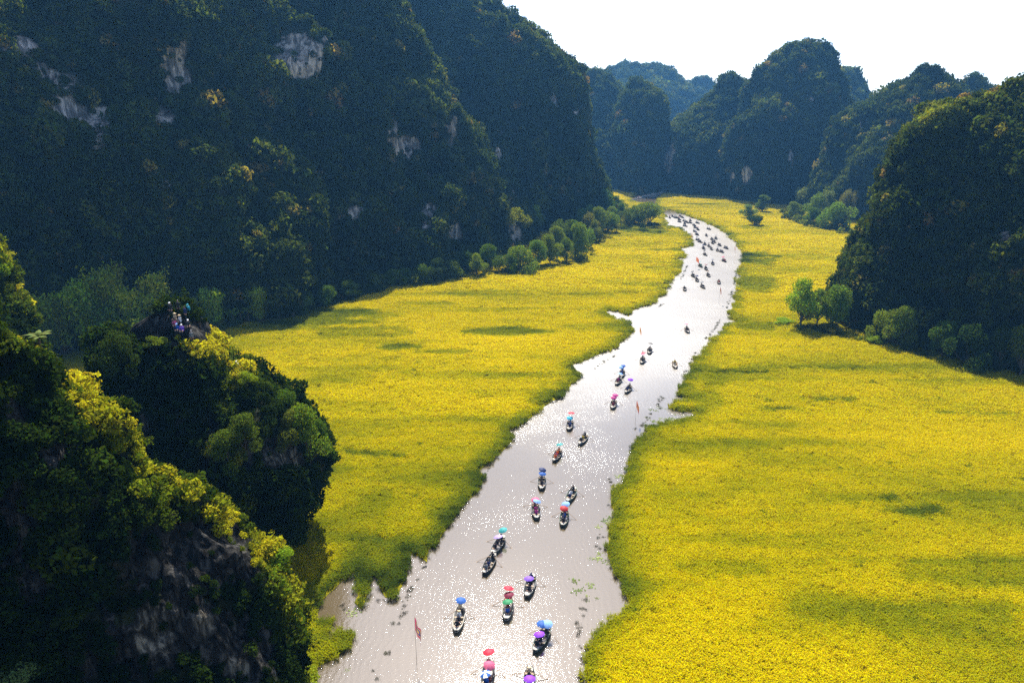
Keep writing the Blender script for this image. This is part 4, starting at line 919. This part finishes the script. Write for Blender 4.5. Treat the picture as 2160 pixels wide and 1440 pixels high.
def boat(px, py, head, hcol, riders, paras, label, nick, group=None, oars=True, gr=None, parts=True, swing=0.0):
    """riders: (y along the hull, colour, head); the last one rows.  paras: (x, y, z, colour[, striped])"""
    p = G(px, py); rz = -R(head); t = thing('rowing_boat', (p.x, p.y, .06), label, 'rowing boat', group, rz)
    h_ = link('hull', HULL, t); h_.color = (*hcol, 1)
    if parts:
        for y in (-1.98, 1.98): d = link('deck', DECK, t); d.location = (0, y, .47)
        for y in [q[0] for q in riders]: d = link('thwart', THW, t); d.location = (0, y, .28)
    if oars:
        for k in (0, 1): o = link('oar', OARS[k], t); o.location = (0, riders[-1][0] - .55, 0); o.rotation_euler = (0, 0, (1 if k else -1) * (swing + random.uniform(-.15, .15)))
    M = Matrix.Translation((p.x, p.y, .06)) @ Matrix.Rotation(rz, 4, 'Z')
    n = len(riders); place = ['front', 'middle', 'rear'] if n > 3 else ['front', 'middle']
    for i, (y, c_, hd_) in enumerate(riders):
        row = i == n - 1; q = M @ Vector((random.uniform(-.06, .06), y, .30))
        if gr: lb = ('rower' if row else 'passenger') + ' in a ' + gr[1]; g_ = ('rowers' if row else 'passengers') + ' in ' + gr[0]
        else: lb = ('rower' if row else (place[i] if n > 2 else 'single') + ' passenger') + ' in ' + c_ + (' under a straw hat' if hd_ == 'hat' else '') + ', ' + nick; g_ = 'people in the boats'
        person(q, rz + random.uniform(-.2, .2), 'rowing' if row else 'seated', c_, hd_, lb, g_)
    for j, pr in enumerate(paras):
        x, y, z, c_ = pr[:4]; q = M @ Vector((x, y, z + .28))
        if gr: lb = 'small parasol held in a ' + gr[1]; g_ = 'parasols in ' + gr[0]
        else: lb = (c_ if len(pr) < 5 else c_ + ' and white striped') + ' parasol held ' + ('at the back of ' if y > .9 else 'in the front of ' if y < -.7 else 'amidships in ') + nick.split(' ', 1)[1]; g_ = 'parasols held in the boats'
        parasol(q, c_, lb, g_, (random.uniform(-.25, .25), random.uniform(-.25, .25)), len(pr) > 4)
HB = {'grey': (.10, .11, .11), 'dark': (.03, .035, .04), 'green': (.05, .085, .07), 'wood': (.20, .14, .08), 'pale': (.35, .33, .28)}
GB = 'rowing boats on the river'
def row_(n, cols, heads=None):
    ys = {1: [1.1], 2: [-.4, 1.45], 3: [-1.1, -.1, 1.5], 4: [-1.35, -.6, .2, 1.55]}[n]
    return [(y, c_, (heads[i] if heads else 'hair')) for i, (y, c_) in enumerate(zip(ys, cols))]
boat(1029, 1428, 6, HB['grey'], row_(3, ['blue', 'pink', 'maroon'], ['hair', 'hair', 'hat']), [(-.1, 1.6, 1.75, 'crimson'), (-.1, -1.0, 1.1, 'blue', 1), (.15, .2, 1.2, 'pink')], 'grey boat with red, pink and striped parasols at the bottom edge', 'in the striped parasol boat', GB)
boat(1117, 1446, 2, HB['grey'], row_(2, ['purple', 'tan'], ['hair', 'hat']), [(0, -.5, 1.15, 'violet')], 'boat cut by the bottom edge with a violet parasol in front', 'in the violet parasol boat', GB, swing=.5)
boat(1143, 1350, 24, HB['green'], row_(4, ['dark', 'dark', 'blue', 'navy']), [(-.35, .9, 1.25, 'blue'), (.25, 1.1, 1.3, 'light blue'), (-.1, -.7, 1.1, 'violet')], 'green boat with three blue and violet parasols at lower right', 'in the three parasol boat', GB)
boat(968, 1308, 3, HB['pale'], row_(4, ['dark', 'dark', 'white', 'tan'], ['hair', 'hair', 'hat', 'hat']), [(.05, 1.9, 1.15, 'blue')], 'leftmost near boat with straw hatted riders and a blue parasol behind', 'in the leftmost near boat', GB)
boat(1071, 1284, 4, HB['pale'], row_(3, ['blue', 'red', 'crimson']), [(0, 1.6, 1.6, 'crimson'), (.1, .8, 1.25, 'maroon'), (0, -.4, 1.1, 'green')], 'boat with a green parasol in front of two red ones', 'in the green and red parasol boat', GB)
boat(1118, 1238, 12, HB['grey'], row_(3, ['dark', 'dark', 'navy'], ['hair', 'hair', 'navy']), [(-.15, -.1, 1.1, 'purple')], 'boat with one purple parasol beside a rower in navy, oars spread', 'in the boat with the navy rower', GB)
boat(1032, 1192, 16, HB['dark'], row_(4, ['grey', 'navy', 'grey', 'dark']), [], 'dark boat full of grey clad riders without any parasol', 'in the grey clad boat', GB)
boat(1051, 1152, 20, HB['grey'], row_(3, ['dark', 'dark', 'dark']), [(-.1, .2, 1.15, 'lilac'), (.1, 1.7, 1.4, 'teal')], 'boat with lilac and teal parasols just behind the grey clad boat', 'in the lilac and teal parasol boat', GB)
boat(1190, 1095, 10, HB['green'], row_(4, ['dark', 'navy', 'blue', 'navy']), [(.05, 1.4, 1.55, 'light blue'), (-.1, .5, 1.3, 'red')], 'boat with a light blue parasol above a red one', 'in the light blue and red parasol boat', GB)
boat(1130, 1080, -2, HB['grey'], row_(3, ['magenta', 'magenta', 'maroon'], ['hair', 'hair', 'hat']), [(0, 1.2, 1.2, 'pink'), (.25, .9, 1.15, 'light blue')], 'boat with magenta dressed riders and oars raised in a V', 'in the magenta riders boat', GB, swing=.7)
boat(1205, 1046, 20, HB['green'], row_(3, ['navy', 'white', 'dark'], ['white', 'hair', 'hair']), [], 'slim boat without parasol, white shirt amidships', 'in the white shirt boat', GB)
boat(1143, 1020, 4, HB['grey'], row_(3, ['dark', 'dark', 'navy']), [(.05, 1.5, 1.55, 'navy'), (.05, .8, 1.2, 'blue')], 'boat with a navy parasol above a bright blue one', 'in the navy and blue parasol boat', GB)
boat(1175, 963, 18, HB['dark'], row_(4, ['orange', 'pink', 'orange', 'orange']), [(0, 1.8, 1.3, 'teal')], 'boat with orange life vests and a small teal parasol', 'in the orange vest boat', GB)
boat(1230, 929, 24, HB['grey'], row_(3, ['dark', 'yellow', 'dark'], ['white', 'hair', 'hair']), [], 'dark boat with one rider in yellow and no parasol', 'in the yellow rider boat', GB)
boat(1202, 899, 10, HB['dark'], row_(3, ['navy', 'blue', 'blue']), [(.1, 1.6, 1.9, 'crimson'), (-.1, .6, 1.25, 'cyan')], 'boat with a high red parasol above a cyan one', 'in the high red parasol boat', GB)
boat(1294, 855, 14, HB['grey'], row_(3, ['maroon', 'maroon', 'dark']), [(-.05, .6, 1.25, 'magenta'), (.2, 1.3, 1.6, 'magenta')], 'boat with two magenta parasols left of the dark red flag', 'in the two magenta parasols boat', GB)
boat(1325, 823, 24, HB['grey'], row_(3, ['navy', 'navy', 'dark']), [(0, 1.7, 1.7, 'violet')], 'boat with navy riders and a violet parasol, right of the maroon riders', 'in the small violet parasol boat', GB)
boat(1304, 806, 20, HB['grey'], row_(3, ['maroon', 'magenta', 'navy']), [(.1, 1.5, 1.3, 'light blue')], 'boat with maroon riders directly below the blue parasol pair', 'in the maroon riders boat', GB)
boat(1312, 790, 12, HB['dark'], row_(3, ['navy', 'blue', 'navy']), [(.1, 1.2, 1.5, 'blue'), (-.25, .7, 1.3, 'light blue')], 'dark boat with a pair of blue parasols, behind the maroon riders', 'in the twin blue parasol boat', GB)
boat(1355, 762, 16, HB['grey'], row_(3, ['dark', 'dark', 'navy']), [(-.05, .6, 1.35, 'pink'), (.1, 1.5, 1.5, 'crimson')], 'boat with pink and red parasols near the yellow flag', 'in the pink and red parasol boat', GB)
boat(1370, 742, 14, HB['dark'], row_(3, ['dark', 'grey', 'dark']), [(.1, 1.5, 1.5, 'dark')], 'boat with a black parasol just below the yellow flag', 'in the black parasol boat', GB)
boat(1423, 771, 8, HB['wood'], row_(1, ['yellow']), [], 'small tan boat with a single rower near the right bank', 'alone in the small tan boat', GB)
boat(1449, 698, 5, HB['dark'], row_(2, ['dark', 'dark']), [(-.2, 1.2, 1.4, 'pink')], 'lone boat with a pale pink parasol in the wide empty reach', 'in the lone boat of the empty reach', GB)
MIDB = [(1444, 611, 'dark', None, 'dark boat without parasol, nearest the left bank below the bend', 'in the leftmost bend boat'), (1482, 606, 'dark', 'grey', 'dark boat with a flat grey parasol, below the bend', 'in the grey parasol bend boat'), (1516, 597, 'red', None, 'boat with red clad riders just above the tall dark flag', 'in the red clad bend boat'),
        (1470, 592, 'dark', 'navy', 'boat with a dark blue parasol left of the grey parasol boat', 'in the dark blue parasol bend boat'), (1462, 583, 'dark', 'dark', 'boat with a black parasol closest below the orange flag', 'in the boat below the orange flag'), (1494, 582, 'dark', 'brown', 'wide dark boat with a brown parasol mid river', 'in the brown parasol bend boat'),
        (1489, 568, 'dark', 'maroon', 'boat with a maroon parasol, mid river right of the orange flag', 'in the maroon parasol bend boat'), (1477, 562, 'green', 'teal', 'boat with a small teal parasol just right of the orange flag', 'in the teal parasol bend boat'), (1503, 557, 'navy', 'navy', 'boat with navy riders and a navy parasol above the bend', 'in the navy bend boat'),
        (1527, 551, 'red', 'pink', 'boat with red riders and a pink parasol near the right bank', 'in the red and pink bend boat')]
for x, y, c_, pc, lb, nk_ in MIDB:
    boat(x, y, random.uniform(-8, 14), HB['dark'], row_(3, [c_, c_, 'dark']), [(0, 1.2, 1.35, pc)] if pc else [], lb, nk_, 'boats at the river bend')
CROWD = [(1487, 538, -5), (1521.7, 532, -10), (1513, 529, 15), (1500.5, 526, 5), (1484, 525, 0), (1531, 524, -10), (1495, 520, 5), (1517.5, 518, -5), (1486.7, 516, 5), (1476.5, 511, -15), (1472, 507, -15), (1503, 513.5, 5), (1507, 511, 5), (1501.5, 506, 0), (1510, 504, 5), (1490, 497.7, 5), (1470, 495.6, -10)]
for i, (x, y, h_) in enumerate(CROWD):
    boat(x, y, h_, HB['dark'], row_(3 if i % 3 else 2, ['dark', 'navy', 'dark']), [(0, 1.2, 1.3, ('dark', 'navy', 'grey')[i % 3])] if i % 2 == 0 else [], 'small dark rowing boat in the loose crowd above the orange flag', '', 'boats in the loose crowd above the orange flag',
         gr=('the loose crowd above the orange flag', 'small dark boat of the crowd above the orange flag'))
QUEUE = [(1495, 484, 0), (1472, 485, 0), (1467, 481, 0), (1465.4, 489, 0), (1464, 476, 0), (1471, 471, 0), (1456, 470.6, 0), (1456, 465.7, 0), (1445, 477.5, 0), (1444, 472.7, 0), (1449, 470, 1), (1444, 467, 0), (1433, 468.5, 0), (1433, 464, 0), (1439, 459.5, 0), (1435, 457, 2), (1429, 460, 0), (1424, 460, 0), (1418, 457, 0), (1412.6, 460, 0), (1405, 456.7, 0)]
for i, (x, y, s_) in enumerate(QUEUE):
    boat(x, y, -8 + random.uniform(-12, 12), HB['dark'], row_(2, [('dark', 'maroon', 'navy')[s_ if s_ else (i % 5 == 3) * 2], 'dark']), [(0, .6, 1.3, ('dark', 'maroon', 'navy')[s_ or i % 3])] if i % 2 else [], 'tiny dark boat queueing in the river beside the dome shaped tree', '', 'boats queueing beside the dome shaped tree',
         gr=('the queue beside the dome shaped tree', 'tiny boat queueing beside the dome shaped tree'), oars=False, parts=False)
for i in range(26):
    q = i / 25; x = 1334 + 66 * q + random.uniform(-5, 5); y = 424 - 17 * q ** .7 + random.uniform(-1.6, 1.6)
    boat(x, y, 60 + random.uniform(-15, 15), HB['pale'], [(-.6, ('white', 'pink', 'tan')[i % 3], 'hat'), (1.4, 'white', 'hat')], [], 'tiny pale boat on the brown far reach at the mountain foot', '', 'boats on the brown far reach',
         gr=('the brown far reach', 'tiny pale boat on the brown far reach'), oars=False, parts=False)
person(G(1477, 460, .3), 0, 'standing', 'dark', 'hair', 'dark figure standing on the far field edge above the boat queue')
# ------------------------------------------------------------------ visitors on the lookout crag
VIS = [(362, 668, 'dark', 'white', 'standing', 'visitor in black with a white cap, leftmost of the group on the summit'), (371, 676, 'tan', 'hat', 'seated', 'visitor in a tan top and straw hat on the left of the summit group'), (369, 688, 'pink', 'hair', 'seated', 'visitor in pink sitting below the straw hats on the summit'),
       (379, 665, 'dark', 'hair', 'standing', 'tallest visitor in black at the back of the summit group'), (381, 680, 'white', 'hat', 'seated', 'visitor in white with a big straw hat in the middle of the summit group'), (375, 698, 'blue', 'light blue', 'seated', 'crouching visitor in bright blue at the front left of the summit group'),
       (385, 700, 'purple', 'white', 'seated', 'crouching visitor in violet at the front of the summit group'), (393, 676, 'navy', 'hair', 'standing', 'visitor in navy behind the front row of the summit group'), (400, 670, 'cyan', 'cyan', 'standing', 'visitor in turquoise, rightmost and highest of the summit group'),
       (398, 690, 'dark', 'white', 'seated', 'visitor in dark clothes with a white cap at the right of the summit group'), (407, 726, 'grey', 'grey', 'standing', 'man in grey standing alone on the ledge below the summit'), (446, 748, 'white', 'hat', 'seated', 'visitor in white climbing the steps right of the summit'),
       (502, 790, 'white', 'white', 'standing', 'visitor in white on the spur ridge against the rice'), (491, 790, 'orange', 'hair', 'seated', 'visitor in orange beside the one in white on the spur ridge'), (540, 806, 'tan', 'hair', 'standing', 'lowest visitor on the spur ridge, in a tan top')]
for x, y, c_, hd_, ps, lb in VIS:
    h_ = hit(['P1'], x, y); k = 0
    while h_ is None and k < 30: k += 1; h_ = hit(['P1'], x, y + 3 * k)
    if h_ is None: continue
    person(Vector(h_[0]) + Vector((0, 0, .05)), random.uniform(-.6, .6), ps, c_, hd_, lb, 'visitors on the lookout crag')
# ------------------------------------------------------------------ flags standing in the river
def flag_mat():
    m, t, N, L, P = nmat('festival_flag'); a = N.new('ShaderNodeAttribute'); a.attribute_name = 'q'; oi = N.new('ShaderNodeObjectInfo')
    r = ramp(N, L, a.outputs['Fac'], [(0, (.75, .50, .03)), (.28, (.02, .04, .22)), (.5, (.65, .5, .05)), (.68, (.55, .03, .10)), (.85, (.75, .12, .06))]); r.color_ramp.interpolation = 'CONSTANT'
    cc = mixc(N, L, .35, r.outputs[0], oi.outputs['Color']); L.new(cc, P.inputs['Base Color']); P.inputs['Roughness'].default_value = .8
    tr = N.new('ShaderNodeBsdfTranslucent'); L.new(cc, tr.inputs[0]); mx = N.new('ShaderNodeMixShader'); mx.inputs[0].default_value = .3; L.new(P.outputs[0], mx.inputs[1]); L.new(tr.outputs[0], mx.inputs[2]); L.new(mx.outputs[0], N['Material Output'].inputs[0])
    return m
M_flag = flag_mat(); M_pole = plain('bamboo_pole', (.42, .34, .20), .7)
def cloth_mesh(droop):
    n = 12; V, Q, q = [], [], []
    for i in range(n + 1):
        for j in range(n + 1):
            u, v = i / n, j / n; x = u * (1 - .78 * droop); z = -v * .8 - u * 1.0 * droop; y = .10 * math.sin(u * 9 + v * 2) * (u + .1); V.append((x, y, z)); q.append(max(abs(u - .5), abs(v - .5)) * 2 + .06 * math.sin(40 * (u + v)) * (max(u, v) > .93))
    for i in range(n):
        for j in range(n): a = i * (n + 1) + j; Q.append((a, a + n + 1, a + n + 2, a + 1))
    return mesh_np('cloth', np.array(V), np.array(Q), M_flag, smooth=True, attrs={'q': ('POINT', q)})
FC = [cloth_mesh(.9), cloth_mesh(.55)]
for px, py, top, tcol, k, fw_, lb in [(879, 1396, 1298, (.1, .02, .25), 0, 2.4, 'multicoloured festival flag hanging from a pole at the lower left of the river'), (1340, 893, 843, (.30, .01, .03), 0, 2.6, 'dark red flag on a thin pole near the right bank reeds'), (1347, 733, 687, (.5, .25, .02), 0, 2.4, 'yellow and red flag on a pole near the left bank'),
        (1516, 640, 604, (.05, .01, .02), 0, 2.4, 'tall thin dark flag below the bend, near the right bank'), (1467, 566, 541, (.85, .12, .02), 1, 3.0, 'orange red festival flag with a yellow centre at the bend'), (1549, 531, 519, (.4, .02, .03), 0, 1.8, 'small red flag close to the right bank at the bend'), (1458, 505, 490, (.7, .5, .25), 0, 2.6, 'pale tan flag among the crowded boats')]:
    b = G(px, py, 0); d = ray(px, top); tt = b.y / d.y; H = CAM_H + d.z * tt
    t = thing('flag', b, lb, 'flag', 'flags standing in the river', rz=random.uniform(-.3, .3))
    mb = MB(); mb.tube([(0, 0, -.6), (0, 0, H * .6), (.04, 0, H)], [.03, .025, .015], 7); link('pole', mb.mesh('pole', M_pole, True), t)
    c = link('cloth', FC[k], t); c.location = (.04, 0, H - .1); k_ = .95 if py > 1000 else .7; c.scale = (fw_ * k_, fw_ * k_, fw_ * k_); c.color = (*tcol, 1)
# ------------------------------------------------------------------ water plants and sticks
def weed_proto(seed):
    r = np.random.default_rng(seed); mb = MB()
    for k in range(9):
        a = r.uniform(0, 6.28); b = Vector((r.normal() * .35, r.normal() * .35, -.2)); mb.tube([b, b + Vector((math.cos(a) * .2, math.sin(a) * .2, r.uniform(.3, .8)))], [.02, .012], 4)
    C = np.stack([r.normal(0, .35, 60), r.normal(0, .35, 60), r.uniform(.02, .3, 60)], 1); V, Fq, v = leaf_quads(C, .09, None, .6, 1, seed)
    n0 = len(mb.V); me = mesh_np('weed', np.vstack([np.array(mb.V), V]), [np.array(mb.Q), Fq + n0, np.array(mb.T)], mats=[M_near], attrs={'v': ('FACE', np.concatenate([np.full(len(mb.Q), .1), v, np.full(len(mb.T), .1)]))})
    return bpy.data.objects.new('weed', me)
M_pad = foliage('lily_pads', [(0, (.08, .12, .03)), (1, (.26, .30, .10))], .15)
def pad_proto(seed):
    r = np.random.default_rng(seed); V, T, vv = [], [], []
    for k in range(14):
        x, y = r.normal(0, .5, 2); rr = r.uniform(.09, .19); b = len(V); V.append((x, y, .03)); n = 9; a0 = r.uniform(0, 6.28)
        V += [(x + math.cos(a0 + .3 + a) * rr, y + math.sin(a0 + .3 + a) * rr, .03 + r.uniform(0, .05)) for a in np.linspace(0, 5.7, n)]; T += [(b, b + 1 + i, b + 2 + i) for i in range(n - 1)]; vv += [r.random()] * (n - 1)
    return bpy.data.objects.new('pads', mesh_np('pads', np.array(V), np.array(T), M_pad, attrs={'v': ('FACE', vv)}))
WP = [weed_proto(400 + k) for k in range(3)]; PP = [pad_proto(410 + k) for k in range(3)]
def along(lines, step, spread, seed):
    r = np.random.default_rng(seed); out = []
    for ln in lines:
        pts = [G(*p) for p in ln]
        for a, b in zip(pts[:-1], pts[1:]):
            n = max(1, int((b - a).length / step))
            for k in range(n):
                if r.random() < .35: continue
                p = a.lerp(b, r.random()); out.append((p.x + r.normal() * spread, p.y + r.normal() * spread, 0))
    return np.array(out)
def put(name, P, s0, tints, protos, cat, lb, seed):
    r = np.random.default_rng(seed); n = len(P); s = s0 * r.uniform(.5, 1.4, n)
    scatter(name, P, np.stack([np.zeros(n), np.zeros(n), r.uniform(0, 6.28, n)], 1), np.stack([s, s, s], 1), r.uniform(*tints, n), r.integers(0, len(protos), n), protos, kind='stuff', category=cat, label=lb)
WL = [[(904, 1180), (897, 1200)], [(880, 1222), (866, 1245), (855, 1275), (846, 1305)], [(820, 1352), (818, 1378)], [(790, 1410), (788, 1440)], [(832, 1312), (834, 1330)], [(770, 1262), (825, 1268)], [(1236, 1262), (1226, 1300), (1222, 1340), (1228, 1400), (1226, 1440)],
      [(1256, 1125), (1290, 1140)], [(1262, 1150), (1286, 1160)], [(1290, 1010), (1296, 1040)], [(1276, 1062), (1290, 1075)], [(1340, 905), (1362, 890), (1372, 872)], [(1400, 835), (1385, 855), (1395, 862)], [(1412, 858), (1436, 835)], [(1454, 768), (1466, 745), (1470, 740)], [(1440, 790), (1450, 778)], [(1252, 778), (1275, 762), (1300, 748)],
      [(1490, 715), (1510, 690), (1520, 670)], [(1534, 650), (1545, 610)], [(1548, 600), (1556, 565)], [(1450, 560), (1436, 590)], [(1400, 640), (1384, 650)], [(1206, 800), (1216, 815)], [(1150, 855), (1190, 838)], [(1015, 1012), (1040, 975)], [(978, 1062), (1008, 1030)], [(905, 1165), (935, 1125)], [(720, 1270), (718, 1285)], [(708, 1345), (700, 1365)]]
put('water_weeds', along(WL, .38, .25, 5), .42, (.0, .45), WP, 'water weeds', 'dark sticks and weeds standing in broken lines along the shallow river edges', 6)
PL = [[(1228, 1215), (1236, 1262)], [(1255, 1245), (1266, 1262)], [(1245, 1180), (1276, 1170)], [(1262, 1125), (1286, 1120)], [(750, 1290), (762, 1296)], [(735, 1410), (745, 1416)], [(1300, 1000), (1320, 1010)], [(1380, 890), (1440, 878), (1470, 880)], [(1372, 868), (1410, 862)], [(1360, 880), (1400, 885)], [(1280, 1085), (1286, 1100)]]
put('lily_pads', along(PL, .45, .6, 9), .62, (.0, 1.0), PP, 'lily pads', 'pale green lily pads floating near the banks', 10)
FL = [[(1870, 1050), (1900, 1080), (1980, 1086)], [(1600, 862), (1660, 866)], [(710, 950), (830, 962)], [(1480, 784), (1620, 786)], [(2050, 872), (2160, 872)], [(1640, 1330), (1700, 1300)], [(1900, 1290), (1960, 1330)], [(1660, 1210), (1690, 1218)], [(1770, 1030), (1830, 1035)], [(1560, 690), (1640, 690)], [(2060, 968), (2110, 970)], [(1290, 486), (1345, 492), (1400, 488)], [(470, 690), (560, 668), (640, 655)], [(1850, 735), (1880, 730)]]
FP = along(FL, .5, .7, 13); FP[:, 2] = .45
put('pond_weed', FP, .95, (.3, 1.0), PP + WP, 'water plants', 'bright broad leaved weeds growing in gaps of the rice', 14)

# ------------------------------------------------------------------ haze
hm = bpy.data.materials.new('valley_haze'); hm.use_nodes = True; N, L = hm.node_tree.nodes, hm.node_tree.links
N.remove(N['Principled BSDF']); pv = N.new('ShaderNodeVolumePrincipled'); L.new(pv.outputs[0], N['Material Output'].inputs['Volume'])
pv.inputs['Color'].default_value = (0.17, 0.50, 1.0, 1); pv.inputs['Density'].default_value = 0.00013; pv.inputs['Anisotropy'].default_value = 0.3
x0, x1, y0, y1, z0, z1 = -1600, 1600, -100, 2200, -1.7, 330
hv = [(x, y, z) for x in (x0, x1) for y in (y0, y1) for z in (z0, z1)]
hf = [(0, 1, 3, 2), (4, 6, 7, 5), (0, 4, 5, 1), (2, 3, 7, 6), (0, 2, 6, 4), (1, 5, 7, 3)]
hz = link('haze', mesh_np('haze', np.array(hv), np.array(hf), hm), kind='stuff')
hz.display_type = 'WIRE'
